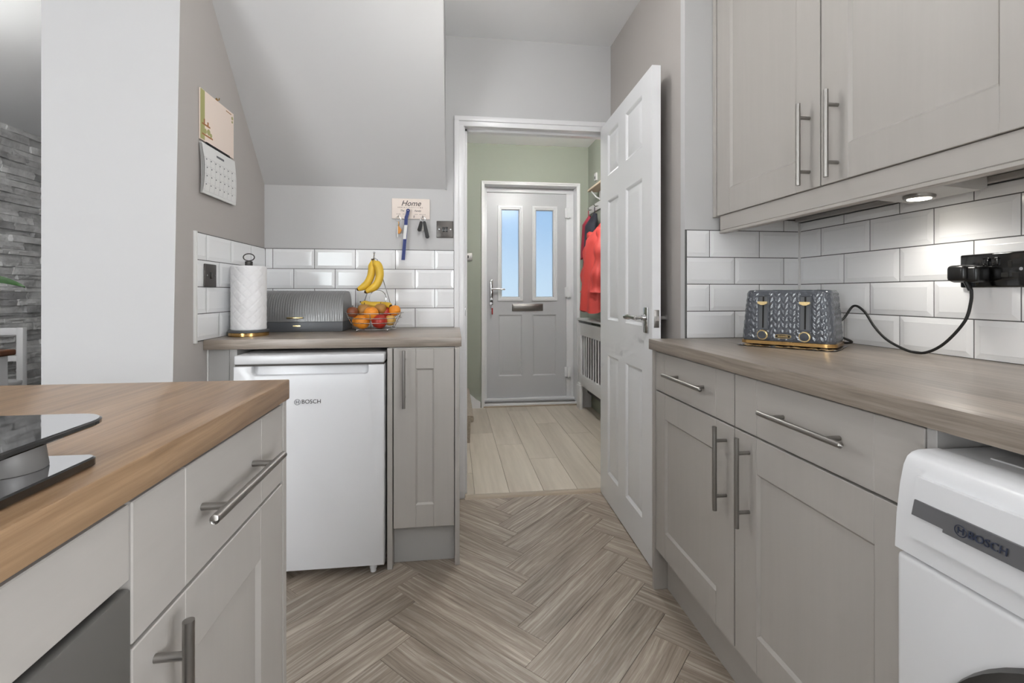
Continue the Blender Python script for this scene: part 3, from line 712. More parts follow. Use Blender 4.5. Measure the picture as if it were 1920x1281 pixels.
q = MB(); q.prism([(dwx-0.0035, 0.772), (dwx+0.0015, 0.793), (dwx+0.012, 0.793), (dwx+0.012, 0.772)], 'y', 0.36, 0.600); q.build('grey_band', 'band_grey', dd)
q = MB(); q.prism([(dwx-0.0045, 0.768), (dwx+0.0005, 0.7935), (dwx+0.010, 0.7935), (dwx+0.010, 0.768)], 'y', 0.36, 0.556); q.build('drawer_grip', 'band_grey', dd)
q = MB(); q.ring((dwx-0.0035, 0.534, 0.7805), 0.0072, 0.0006, 'x', 24, 6); q.box(dwx-0.004, dwx-0.002, 0.5315, 0.5365, 0.780, 0.781); q.box(dwx-0.004, dwx-0.002, 0.5305, 0.5315, 0.7765, 0.7845); q.box(dwx-0.004, dwx-0.002, 0.5365, 0.5375, 0.7765, 0.7845)
q.build('emblem', 'logo_blue', dd)
text_mesh('lettering', 'BOSCH', 0.0135, 'logo_blue', dd, (dwx-0.0036, 0.503, 0.7805), (0, -1, 0), (0.19, 0, 1), 0.0006)
q = MB()
pts = []
q.lathe([(0.250, 0), (0.246, 0.012), (0.225, 0.022), (0.20, 0.026), (0.188, 0.012), (0.188, 0)], (0, 0, 0), 64)
q.v = [(WX-z_, 0.33+x_, 0.445+y_) for x_, y_, z_ in q.v]; dro = q.build('door', 'dark_metal', wm)
q = MB(); q.lathe([(0.0001, 0.0), (0.12, 0.004), (0.17, 0.014), (0.195, 0.016)], (0, 0, 0), 48)
q.v = [(WX+0.0-z_*0.9, 0.33+x_, 0.445+y_) for x_, y_, z_ in q.v]; q.build('porthole_glass', 'oven_glass', dro)
for yy in (0.08, 0.58):
    for xx in (0.72, 1.2): MB().cyl((xx, yy, 0), (xx, yy, 0.014), 0.02, n=14).build('foot', 'black_rubber', wm)

# ================================================================== ISLAND (left foreground)
PXI = -0.325
ic = thing('base_cabinet', 'pale grey base cabinet with one drawer below the oak peninsula end', 'cabinet', (PXI, 0.73, 0))
q = MB(); q.box(-0.90, PXI-0.022, 0.524, 0.946, 0.15, 0.882); q.build('body', 'cabinet_flat', ic)
dw = grooved_drawer(ic, '+x', PXI, 0.523, 0.946, 0.731, 0.877, 0.096, 0.098); bar_handle(dw, '+x', PXI, 0.735, 0.812, False, 0.236)
dr = shaker_door(ic, '+x', PXI, 0.523, 0.946, 0.152, 0.726, 0.096, 0.101, 0.088, 0.094); bar_handle(dr, '+x', PXI, 0.560, 0.614, True, 0.228)
q = MB(); q.box(-0.93, PXI+0.001, 0.948, 0.966, 0, 0.883, 0.001, 1); q.build('end_panel', 'cabinet_paint_v', ic)
oc = thing('oven_cabinet', 'pale grey oven housing with filler board below the glass hob', 'cabinet', (PXI, 0.22, 0))
q = MB(); q.box(-0.90, PXI-0.022, -0.08, -0.062, 0.15, 0.882); q.box(-0.90, PXI-0.022, 0.503, 0.5215, 0.15, 0.882); q.box(-0.90, PXI-0.022, -0.062, 0.503, 0.15, 0.168); q.box(-0.90, -0.88, -0.062, 0.503, 0.168, 0.882); q.build('body', 'carcass_dark', oc)
q = MB(); fb(q, '+x', PXI, 0, 0.02, -0.078, 0.519, 0.800, 0.877); q.build('filler_board', 'cabinet_paint_y', oc)
ov = thing('built_in_oven', 'dark glass fronted built-in oven below the peninsula worktop', 'oven', (PXI, 0.22, 0.2))
q = MB(); fb(q, '+x', PXI, 0.02, 0.5, -0.06, 0.50, 0.205, 0.790); q.build('body', 'dark_metal', ov)
q = MB(); fb(q, '+x', PXI, -0.004, 0.02, -0.077, 0.518, 0.20, 0.62, 0.002, 2); dr = q.build('door', 'oven_glass', ov)
bar_handle(dr, '+x', PXI-0.0, 0.22, 0.57, False, 0.44, 0.009, 0.045)
q = MB(); fb(q, '+x', PXI, -0.002, 0.02, -0.077, 0.518, 0.625, 0.792, 0.002, 2); q.build('control_panel', 'oven_steel', ov)
q = MB(); q.box(-0.40, -0.385, -0.9, 0.947, 0, 0.150, 0.001, 1)
solid('plinth', q, 'cabinet_paint_y', (-0.39, 0.1, 0), 'grey plinth board below the peninsula cabinets', 'plinth')
q = MB(); q.box(-0.95, -0.318, -0.9, 0.966, 0.884, 0.922, 0.002, 2)
solid('worktop', q, 'worktop_oak', (-0.63, 0.0, 0.884), 'warm oak effect worktop of the foreground peninsula', 'worktop')
# hob and cover
def rrect(x0, x1, y0, y1, r, n=8):
    P = []
    for cx, cy, a0 in ((x1-r, y1-r, 0), (x0+r, y1-r, 90), (x0+r, y0+r, 180), (x1-r, y0+r, 270)):
        for k in range(n+1): a = R(a0+90*k/n); P.append((cx+r*math.cos(a), cy+r*math.sin(a)))
    return P
def slab(mb, x0, x1, y0, y1, z0, z1, r, e=0.0015):
    loops = [(rrect(x0+e, x1-e, y0+e, y1-e, r), z0), (rrect(x0, x1, y0, y1, r), z0+e), (rrect(x0, x1, y0, y1, r), z1-e), (rrect(x0+e, x1-e, y0+e, y1-e, r), z1)]
    m_ = len(loops[0][0]); vs = [(p[0], p[1], z) for lp, z in loops for p in lp]; fs = []
    for a in range(3): fs += [[a*m_+k, a*m_+(k+1) % m_, a*m_+m_+(k+1) % m_, a*m_+m_+k] for k in range(m_)]
    fs += [list(range(m_-1, -1, -1))]; mb.add(vs, fs); mb.cur = 1; mb.add([vs[3*m_+k] for k in range(m_)], [list(range(m_))]); return mb
hob = thing('hob', 'thin black glass hob set on the oak peninsula worktop', 'hob', (-0.6, 0.22, 0.922))
slab(MB(), -0.865, -0.345, -0.07, 0.510, 0.9225, 0.932, 0.010).build('glass', ['black_glass', 'mirror_glass'], hob)
for (hx_, hy_, r_) in ((-0.47, 0.08, 0.085), (-0.47, 0.36, 0.07), (-0.73, 0.08, 0.07), (-0.73, 0.36, 0.085)): MB().ring((hx_, hy_, 0.9321), r_, 0.0006, 'z', 40, 4).build('zone_mark', 'logo_grey', hob)
hc = thing('hob_cover', 'raised black glass hob cover with rounded corners on grey feet', 'hob cover', (-0.6, 0.25, 0.932))
slab(MB(), -0.80, -0.343, -0.02, 0.531, 0.9615, 0.9675, 0.032).build('glass', ['black_glass', 'mirror_glass'], hc)
for (x_, y_) in ((-0.390, 0.470), (-0.390, 0.04), (-0.755, 0.470), (-0.755, 0.04)):
    q = MB(); q.lathe([(0.0235, 0), (0.024, 0.001), (0.0215, 0.021), (0.0205, 0.0225), (0.0185, 0.0232), (0.0175, 0.0295)], (x_, y_, 0.9322), 32); q.build('foot', 'grey_rubber', hc)

# ================================================================== REAR RUN
q = MB(); q.box(XL+0.001, 0.033, 1.925, YB-0.001, 0.874, 0.912, 0.002, 2)
solid('worktop', q, 'worktop_grey_x', (-0.46, 2.2, 0.874), 'grey brown wood effect worktop above the small fridge', 'worktop')
fp_ = thing('filler_panel', 'grey filler panel between left wall and the small fridge', 'panel', (-0.89, 1.96, 0))
q = MB(); q.box(XL+0.007, -0.868, 1.955, 1.972, 0, 0.873, 0.001, 1); q.build('board', 'cabinet_flat', fp_)
q = MB(); q.box(-0.866, -0.838, 1.952, 2.49, 0, 0.873, 0.001, 1); q.build('side_board', 'cabinet_flat', fp_)
q = MB(); q.box(XL+0.0005, XL+0.0065, 1.953, 1.96, 0, 0.873, 0.001, 1); q.build('caulk', 'caulk_white', fp_)
nc = thing('base_cabinet', 'narrow tall grey cabinet with one slim door right of the fridge', 'cabinet', (-0.115, 1.90, 0))
PYN = 1.90
q = MB(); q.box(-0.238, 0.005, PYN+0.022, 2.49, 0.155, 0.872); q.build('body', 'cabinet_flat', nc)
dr = shaker_door(nc, '-y', PYN, -0.235, 0.003, 0.159, 0.869, 0.087, 0.081, 0.079, 0.090); bar_handle(dr, '-y', PYN, -0.192, 0.754, True, 0.226)
q = MB(); q.box(-0.259, -0.239, PYN-0.004, 2.49, 0, 0.873, 0.001, 1); q.build('end_panel', 'cabinet_paint_v', nc)
q = MB(); q.box(0.006, 0.025, PYN-0.004, 2.49, 0, 0.873, 0.001, 1); q.build('end_panel', 'cabinet_paint_v', nc)
q = MB(); q.box(-0.238, 0.005, 1.945, 1.961, 0, 0.154, 0.001, 1); q.build('plinth', 'cabinet_flat', nc)
# fridge
fr = thing('fridge', 'small white undercounter fridge with recessed door grip', 'fridge', (-0.54, 2.15, 0))
FX0, FX1, FYF = -0.816, -0.267, 1.868
q = MB(); q.box(FX0+0.004, FX1-0.004, FYF+0.055, 2.44, 0.03, 0.82, 0.004, 2); q.build('body', 'appliance_white', fr)
q = MB(); q.box(FX0, FX1, FYF+0.004, 2.44, 0.822, 0.856, 0.006, 3); q.build('top', 'appliance_white', fr)
q = MB(); zt, zg = 0.815, 0.780
q.box(FX0, FX1, FYF+0.028, FYF+0.052, 0.036, zt, 0.004, 2)
gx0, gx1, r_ = FX0+0.064, FX1-0.060, 0.012
pol = [(FX0, 0.036), (FX1, 0.036), (FX1, zt), (gx1, zt), (gx1, zg+r_), (gx1-0.3*r_, zg+0.3*r_), (gx1-r_, zg), (gx0+r_, zg), (gx0+0.3*r_, zg+0.3*r_), (gx0, zg+r_), (gx0, zt), (FX0, zt)]
bm = bmesh.new(); bv = [bm.verts.new((x_, FYF, z_)) for x_, z_ in pol]; f0 = bm.faces.new(bv)
ex_ = bmesh.ops.extrude_face_region(bm, geom=[f0]); 
for v_ in ex_['geom']:
    if isinstance(v_, bmesh.types.BMVert): v_.co.y += 0.03
bmesh.ops.recalc_face_normals(bm, faces=bm.faces)
bmesh.ops.bevel(bm, geom=[e_ for e_ in bm.edges if abs(e_.verts[0].co.y-FYF) < 1e-6 and abs(e_.verts[1].co.y-FYF) < 1e-6], offset=0.004, segments=2, affect='EDGES', profile=0.5)
q.frombm(bm)
dr = q.build('door', 'appliance_white', fr, angle=50)
q = MB(); q.box(FX0+0.002, FX1-0.002, FYF+0.012, 2.43, 0.815, 0.8225); q.build('seal', 'carcass_dark', fr)
q = MB(); q.ring((-0.587, FYF-0.0008, 0.678), 0.0105, 0.0009, 'y', 28, 6); q.box(-0.590, -0.584, FYF-0.0012, FYF, 0.677, 0.679); q.box(-0.592, -0.590, FYF-0.0012, FYF, 0.672, 0.684); q.box(-0.584, -0.582, FYF-0.0012, FYF, 0.672, 0.684)
q.build('emblem', 'logo_grey', dr)
text_mesh('lettering', 'BOSCH', 0.022, 'ink', dr, (-0.5365, FYF-0.0006, 0.678), (1, 0, 0), (0, 0, 1), 0.0005)
for x_ in (FX0+0.05, FX1-0.045):
    q = MB(); q.lathe([(0.011, 0), (0.012, 0.003), (0.011, 0.012), (0.014, 0.014), (0.014, 0.038)], (x_, FYF+0.03, 0), 16); q.build('foot', 'appliance_white', fr)
# paper towel holder
PX, PY, PZ = -0.857, 2.105, 0.912
ph = thing('paper_towel_holder', 'grey and gold paper towel stand with ring top on rear worktop', 'towel holder', (PX, PY, PZ))
q = MB(); q.lathe([(0.074, 0), (0.0765, 0.002), (0.0765, 0.015), (0.074, 0.016)], (PX, PY, PZ), 48); bs = q.build('base', 'gold', ph)
q = MB(); q.lathe([(0.0775, 0.0162), (0.078, 0.018), (0.078, 0.024), (0.076, 0.026), (0.0001, 0.026)], (PX, PY, PZ), 48); q.build('base_top', 'bin_grey_flat', bs)
q = MB(); q.cyl((PX, PY, PZ+0.026), (PX, PY, PZ+0.292), 0.007, n=14); q.lathe([(0.014, 0.296), (0.015, 0.298), (0.015, 0.312), (0.013, 0.314)], (PX, PY, PZ), 24); q.build('pole', 'dark_metal', ph)
q = MB(); q.ring((PX, PY, PZ+0.331), 0.022, 0.0022, 'y', 36, 8, ry=0.015); q.build('finger_ring', 'dark_metal', ph)
q = MB()
def rollp(i, j):
    a = 2*math.pi*i/150; z = 0.266*j/90; u_ = a*0.067
    k1 = abs(math.sin(math.pi*(u_+z)/0.042)); k2 = abs(math.sin(math.pi*(u_-z)/0.042))
    r = 0.0655+0.0018*min(1, 3*min(k1, k2))-0.0006*math.sin(u_*900)*math.sin(z*900)
    e_ = min(j, 90-j); r -= 0.0018*(e_ == 0)
    return (PX+r*math.cos(a), PY+r*math.sin(a), PZ+0.0268+z)
q.grid(rollp, 150, 91, closeu=True)
for zz in (0.0, 0.266):
    q.add([(PX+rr*math.cos(2*math.pi*k/60), PY+rr*math.sin(2*math.pi*k/60), PZ+0.0268+zz) for rr in (0.020, 0.0655) for k in range(60)], [[k, (k+1) % 60, 60+(k+1) % 60, 60+k] for k in range(60)])
q.cyl((PX, PY, PZ+0.0268), (PX, PY, PZ+0.0268+0.266), 0.020, n=40, cap=False)
solid('paper_towel_roll', q, 'quilted_paper', (PX, PY, PZ+0.027), 'quilted white paper towel roll on the grey and gold stand', 'paper roll', angle=60)
# bread bin
BX0, BX1, BY0, BY1, BZ = -0.895, -0.515, 2.285, 2.485, 0.912
bb = thing('bread_bin', 'dark grey bread bin with embossed roll top behind paper towels', 'bread bin', ((BX0+BX1)/2, (BY0+BY1)/2, BZ))
q = MB(); q.box(BX0, BX1, BY0, BY1, BZ, BZ+0.046, 0.003, 2); q.build('base', 'bin_grey_flat', bb)
D = BY1-BY0
def binprof(t):    # t 0..1 : front bottom of lid to the back
    a = math.pi*t
    y = BY0+D*(0.5-0.5*math.copysign(abs(math.cos(a))**0.75, math.cos(a)))
    z = BZ+0.047+0.143*(abs(math.sin(a))**0.62)
    return y, z
NB = 48
pr = [binprof(k/NB) for k in range(NB+1)]
for nm, xx in (('end_panel', BX1), ('end_panel', BX0)):
    e = MB(); e.prism(pr, 'x', xx-0.004, xx); e.build(nm, 'bin_grey', bb)
q = MB(); NU, NV = 190, 64
def lidp(i, j):
    t = 0.0+1.0*j/(NV-1); y, z = binprof(t); y2, z2 = binprof(min(1, t+0.01)); y1, z1 = binprof(max(0, t-0.01))
    ty, tz = y2-y1, z2-z1; ll_ = math.hypot(ty, tz) or 1; ny, nz = -tz/ll_, ty/ll_
    x = BX0+0.004+(BX1-BX0-0.008)*i/(NU-1); s = t*0.30
    d = 0.0028*max(0.0, math.sin((x*1.0+s*0.55)*2*math.pi/0.0125)*math.sin((s-x*0.25)*2*math.pi/0.021))
    edge = min(1, t/0.05, (1-t)/0.05)
    return (x, y+ny*d*edge, z+nz*d*edge)
q.grid(lidp, NU, NV); lid = q.build('lid', 'bin_grey', bb, angle=80)
q = MB(); q.box(-0.762, -0.690, BY0-0.015, BY0-0.009, BZ+0.061, BZ+0.069, 0.002, 2); q.box(-0.758, -0.752, BY0-0.011, BY0+0.012, BZ+0.062, BZ+0.068); q.box(-0.700, -0.694, BY0-0.011, BY0+0.012, BZ+0.062, BZ+0.068)
q.build('handle', 'pale_gold', lid, label='small pale gold handle')
q = MB(); xx = -0.738
for k in range(6):
    wv_ = (0.0045, 0.003, 0.0045, 0.0045, 0.004, 0.0045)[k]; q.box(xx, xx+wv_, BY0-0.0006, BY0, BZ+0.024, BZ+0.030); xx += wv_+0.0016
q.build('badge', 'pale_gold', bb)
# fruit basket
FCX, FCY, FZ = -0.377, 2.335, 0.912
fb_ = thing('fruit_basket', 'chrome wire fruit basket with triangular banana hanger', 'basket', (FCX, FCY, FZ))
q = MB()
for r_, z_ in ((0.100, 0.010), (0.112, 0.040), (0.126, 0.062), (0.136, 0.085)): q.ring((FCX, FCY, FZ+z_), r_, 0.0018, 'z', 48, 6)
q.build('rings', 'chrome', fb_)
for k in range(6):
    a = R(30+60*k); ca, sa = math.cos(a), math.sin(a)
    q = MB(); q.tube([(FCX+ca*r_, FCY+sa*r_, FZ+z_) for r_, z_ in ((0.136, 0.085), (0.126, 0.060), (0.113, 0.038), (0.104, 0.018), (0.098, 0.008), (0.06, 0.0075), (0.0, 0.0075))], 0.0016, 6); q.build('rib', 'chrome', fb_)
for k in range(4):
    a = R(45+90*k); MB().ball((FCX+0.098*math.cos(a), FCY+0.098*math.sin(a), FZ+0.0055), 0.0055, 10, 8).build('foot', 'chrome', fb_)
HY = FCY+0.05
q = MB(); q.tube([(FCX+0.088, HY, FZ+0.012), (FCX+0.078, HY, FZ+0.09), (FCX+0.052, HY, FZ+0.18), (FCX+0.028, HY, FZ+0.26), (FCX+0.012, HY-0.01, FZ+0.325), (FCX+0.006, HY-0.02, FZ+0.345), (FCX-0.004, HY-0.04, FZ+0.35), (FCX-0.006, HY-0.055, FZ+0.335), (FCX-0.008, HY-0.065, FZ+0.325)], 0.0024, 8)
q.tube([(FCX-0.088, HY, FZ+0.012), (FCX-0.072, HY, FZ+0.09), (FCX-0.045, HY, FZ+0.18), (FCX-0.018, HY, FZ+0.26), (FCX-0.006, HY-0.005, FZ+0.325), (FCX-0.010, HY-0.02, FZ+0.350), (FCX-0.006, HY-0.035, FZ+0.364), (FCX-0.004, HY-0.045, FZ+0.374)], 0.0024, 8)
q.ring((FCX+0.006, HY+0.002, FZ+0.155), 0.040, 0.002, 'y', 40, 6)
q.build('hanger', 'chrome', fb_)
q = MB(); q.ball((FCX-0.004, HY-0.046, FZ+0.376), 0.0055, 12, 8); q.build('hook_knob', 'chrome', fb_)
def fruit(name, label, dx, dy, dz, r, mat, stem=True, squash=1.0, dent=0.12, group=None):
    c = (FCX+dx, FCY+dy, FZ+dz)
    f_ = thing(name, label, name, (c[0], c[1], c[2]-r), group=group)
    MB().ball(c, r, 24, 14, squash, dent).build('flesh', mat, f_)
    if stem: MB().tube([(c[0], c[1], c[2]+r*squash*(1-dent)-0.003), (c[0]+0.002, c[1], c[2]+r*squash*0.95+0.006)], [0.0018, 0.0014], 6).build('stem', 'banana_tip', f_)
    return f_
fruit('orange', 'large orange highest at the front of the fruit basket', -0.008, -0.055, 0.083, 0.034, 'orange_peel', False, dent=0.04)
fruit('orange', 'orange low at the front left of the fruit basket', -0.048, -0.052, 0.044, 0.034, 'orange_peel', False, dent=0.04)
fruit('orange', 'orange at the far left bottom of the fruit basket, mostly hidden', -0.074, -0.005, 0.045, 0.031, 'orange_peel', False, dent=0.04)
fruit('apple', 'red streaked apple low at the front of the fruit basket', 0.030, -0.055, 0.047, 0.036, 'apple_red')
fruit('apple', 'small brown red apple at the left rim of the fruit basket', -0.100, -0.020, 0.090, 0.027, 'apple_brown')
fruit('apple', 'small yellow apple low at the right of the fruit basket', 0.077, -0.030, 0.050, 0.027, 'apple_yellow')
fruit('apple', 'orange yellow apple at the right rim of the fruit basket', 0.096, -0.012, 0.096, 0.028, 'orange_peel')
fruit('apple', 'red apple half hidden in the middle of the fruit basket', 0.048, 0.012, 0.082, 0.033, 'apple_red')
fruit('pear', 'brown pear behind the top orange in the basket', 0.028, -0.008, 0.104, 0.029, 'pear_brown')
fruit('pear', 'dull brown pear at the back left of the basket', -0.052, 0.010, 0.097, 0.033, 'pear_brown')
def banana(label, pts, r=0.0185, loc=None):
    P = [Vector(q) for q in pts]
    # Catmull-Rom resample
    out = []
    for i in range(len(P)-1):
        p0, p1, p2, p3 = P[max(0, i-1)], P[i], P[i+1], P[min(len(P)-1, i+2)]
        for k in range(6):
            t = k/6; out.append(0.5*((2*p1)+(p2-p0)*t+(2*p0-5*p1+4*p2-p3)*t*t+(3*p1-p0-3*p2+p3)*t**3))
    out.append(P[-1]); m_ = len(out)
    rad = []
    for i in range(m_):
        s = i/(m_-1); rad.append(r*max(0.20, min(1.0, (0.22 if s < 0.12 else 0.22+(s-0.12)/0.16*0.78), 0.42+(1-s)/0.16*0.58)))
    b_ = thing('banana', label, 'banana', loc or out[0])
    MB().tube(out[3:-1], rad[3:-1], 7).build('fruit', 'banana_yellow', b_, angle=60)
    MB().tube(out[:4], [q*1.05 for q in rad[:4]], 7).build('stem', 'banana_tip', b_)
    MB().tube([out[-2], out[-1], out[-1]+(out[-1]-out[-2]).normalized()*0.004], [rad[-2]*1.01, rad[-1]*0.9, rad[-1]*0.5], 7).build('tip', 'banana_tip', b_)
    return b_
hb = HY-0.052
banana('hanging banana on the left, curving out furthest from the basket hook', [(FCX-0.012, hb, FZ+0.345), (FCX-0.013, hb-0.004, FZ+0.325), (FCX-0.012, hb-0.010, FZ+0.290), (FCX-0.020, hb-0.014, FZ+0.250), (FCX-0.042, hb-0.016, FZ+0.216), (FCX-0.078, hb-0.014, FZ+0.197)])
banana('hanging banana on the right, nearest the hanger triangle', [(FCX-0.006, hb+0.004, FZ+0.345), (FCX+0.002, hb-0.012, FZ+0.328), (FCX+0.022, hb-0.022, FZ+0.305), (FCX+0.027, hb-0.026, FZ+0.260), (FCX+0.010, hb-0.028, FZ+0.216), (FCX-0.040, hb-0.026, FZ+0.184)], 0.0195)
banana('banana lying across the back of the fruit basket', [(FCX-0.078, FCY+0.045, FZ+0.138), (FCX-0.066, FCY+0.045, FZ+0.132), (FCX-0.03, FCY+0.042, FZ+0.123), (FCX+0.02, FCY+0.036, FZ+0.122), (FCX+0.06, FCY+0.018, FZ+0.120), (FCX+0.078, FCY-0.012, FZ+0.116)], 0.016)

# key rack
kr = thing('key_rack', 'cream wooden Home plaque with hooks on the back wall', 'key rack', (-0.221, YB, 1.535))
q = MB(); q.box(-0.319, -0.123, YB-0.010, YB-0.001, 1.481, 1.587, 0.003, 2); q.build('plaque', 'plaque_cream', kr)
text_mesh('lettering', 'Home', 0.040, 'ink', kr, (-0.221, YB-0.0104, 1.561), (1, 0, 0), (0, 0, 1), 0.0004, 0.35)
q = MB(); rg = random.Random(5)
for zc, x0, x1 in ((1.5405, -0.288, -0.160), (1.505, -0.294, -0.275), (1.505, -0.262, -0.245), (1.505, -0.200, -0.188), (1.505, -0.176, -0.148)):
    x = x0
    while x < x1:
        wv_ = 0.003+rg.random()*0.006; h_ = 0.001+rg.random()*0.002; q.box(x, x+wv_*0.7, YB-0.0105, YB-0.0099, zc-h_, zc+h_); x += wv_+0.0015
q.build('small_print', 'faint_ink', kr)['kind'] = 'stuff'
text_mesh('lettering', 'The', 0.0135, 'ink', kr, (-0.266, YB-0.0104, 1.523), (1, 0, 0), (0, 0, 1), 0.0003, 0.35)
text_mesh('lettering', 'Family', 0.0135, 'ink', kr, (-0.186, YB-0.0104, 1.523), (1, 0, 0), (0, 0, 1), 0.0003, 0.35)
for hx_ in (-0.284, -0.234, -0.204, -0.159):
    q = MB(); q.tube([(hx_, YB-0.009, 1.499), (hx_, YB-0.016, 1.497), (hx_, YB-0.020, 1.490), (hx_, YB-0.022, 1.486), (hx_, YB-0.026, 1.490)], 0.0013, 6); q.build('hook', 'dark_metal', kr)
k1 = thing('key_set', 'amber and white key fob on the left hook of plaque', 'keys', (-0.283, YB-0.02, 1.49))
MB().ring((-0.284, YB-0.021, 1.477), 0.0135, 0.0011, 'y', 24, 6).build('ring', 'chrome', k1)
q = MB(); q.tube([(-0.283, YB-0.021, 1.464), (-0.281, YB-0.021, 1.455), (-0.283, YB-0.021, 1.440)], 0.003, 6); q.build('chain', 'gold', k1)
q = MB(); q.prism([(-0.285, 1.443), (-0.276, 1.436), (-0.266, 1.420), (-0.275, 1.402), (-0.285, 1.400)], 'y', YB-0.026, YB-0.018); q.build('amber_fob', 'amber', k1)
q = MB(); q.box(-0.290, -0.2855, YB-0.027, YB-0.016, 1.382, 1.440, 0.002); q.build('white_key', 'label_white', k1)
k2 = thing('key_set', 'black car keys on the right hook of plaque', 'keys', (-0.159, YB-0.02, 1.49))
MB().ring((-0.159, YB-0.021, 1.478), 0.0125, 0.0011, 'y', 24, 6).build('ring', 'chrome', k2)
def tilted(x0, z0, x1, z1, w0, w1, t, y):
    q = MB(); d = Vector((x1-x0, 0, z1-z0)).normalized(); nn = Vector((d.z, 0, -d.x)); a = Vector((x0, y, z0)); b_ = Vector((x1, y, z1))
    poly = [a+nn*w0*0.6, a+nn*w0+d*0.006, b_+nn*w1-d*0.006, b_+nn*w1*0.5, b_-nn*w1*0.5, b_-nn*w1-d*0.006, a-nn*w0+d*0.006, a-nn*w0*0.6]
    return q.prism([(p.x, p.z) for p in poly], 'y', y-t/2, y+t/2)
tilted(-0.166, 1.467, -0.178, 1.414, 0.007, 0.010, 0.012, YB-0.022).build('key_fob', 'black_gloss', k2)
tilted(-0.151, 1.466, -0.133, 1.378, 0.008, 0.010, 0.012, YB-0.030).build('key_fob', 'black_plastic', k2)
q = MB(); q.box(-0.1585, -0.1545, YB-0.026, YB-0.023, 1.415, 1.466, 0.001); q.build('key_blade', 'steel', k2)
bs_ = thing('strap', 'long dark blue strap with white label hanging from the plaque', 'strap', (-0.235, YB-0.03, 1.26))
q = MB()
def strip(pts, w, t, y): 
    q = MB(); L = []
    for x, z in pts: L += [(x-w/2, z)]
    for x, z in reversed(pts): L += [(x+w/2, z)]
    return q.prism(L, 'y', y, y+t)
strip([(-0.2335, 1.520), (-0.2370, 1.500), (-0.2425, 1.487), (-0.2470, 1.40), (-0.2580, 1.270), (-0.2585, 1.264)], 0.017, 0.004, YB-0.032).build('band', 'navy_strap', bs_)
q = MB(); q.ring((-0.2335, YB-0.030, 1.521), 0.0065, 0.0035, 'y', 20, 8); q.build('eyelet', 'navy_strap', bs_)
strip([(-0.2444, 1.445), (-0.2512, 1.372)], 0.0155, 0.001, YB-0.0332).build('white_label', 'label_white', bs_)
# plates
def wall_plate(name, label, cat, face, P, s0, s1, z0, z1, rockers, mat='black_nickel'):
    o = thing(name, label, cat, fp(face, P, 0, (s0+s1)/2, (z0+z1)/2))
    q = MB(); fb(q, face, P, -0.006, 0, s0, s1, z0, z1, 0.003, 3); pl_ = q.build('plate', mat, o)
    zc = (z0+z1)/2; sc = (s0+s1)/2
    for (a, b_) in rockers:
        q = MB(); fb(q, face, P, -0.010, -0.004, sc+a, sc+b_, zc-0.013, zc+0.013, 0.002, 2); q.build('rocker', 'black_gloss', o)
    for k in (-1, 1):
        q = MB(); q.cyl(fp(face, P, -0.0075, sc+k*0.030, zc), fp(face, P, -0.004, sc+k*0.030, zc), 0.0032, n=12); q.build('screw', 'chrome', o)
    return o
wall_plate('light_switch', 'black nickel double light switch beside the doorway', 'switch', '-y', YB, -0.088, -0.001, 1.385, 1.474, ((-0.013, -0.001), (0.003, 0.015)))
wall_plate('isolator_switch', 'dark nickel switch plate on tiles behind paper towels', 'switch', '+x', XL+0.0085, 1.913, 2.000, 1.116, 1.204, ((-0.005, 0.005),))
wall_plate('light_switch', 'small metal light switch on the green hall wall', 'switch', '-y', 4.47, 0.10, 0.178, 1.40, 1.475, ((-0.006, 0.006),), 'steel')
# double socket
so_ = thing('wall_socket', 'black double wall socket on the right tiled wall', 'socket', (XR-0.0085, 1.0, 1.148))
SP = XR-0.0085
q = MB(); fb(q, '-x', SP, -0.009, 0, 0.928, 1.074, 1.105, 1.190, 0.004, 3); q.build('plate', 'black_gloss', so_)
for yy in (1.011, 0.991):
    q = MB(); fb(q, '-x', SP, -0.014, -0.007, yy-0.007, yy+0.007, 1.158, 1.178, 0.002, 2); q.build('rocker', 'black_gloss', so_)
q = MB()
for (yy, zz, wy, wz) in ((0.962, 1.160, 0.005, 0.009), (0.973, 1.135, 0.008, 0.006), (0.951, 1.135, 0.008, 0.006)): fb(q, '-x', SP, -0.0096, -0.006, yy-wy, yy+wy, zz-wz, zz+wz, 0.001)
q.build('pin_holes', 'dark_void', so_)
for yy in (0.939,):
    q = MB(); q.cyl((SP-0.0105, yy, 1.148), (SP-0.008, yy, 1.148), 0.004, n=12); q.build('screw', 'chrome', so_)

# ------------------------------------------------------------------ toaster
FL, FR_ = Vector((0.937, 1.439)), Vector((1.106, 1.240)); TW = (FR_-FL).length; ta = math.atan2(FR_.y-FL.y, FR_.x-FL.x)
TD, TZ, THh = 0.170, 0.9285, 0.178
to = thing('toaster', 'grey four slot toaster with embossed chevrons and gold trim', 'toaster', (FL.x, FL.y, TZ), ta)
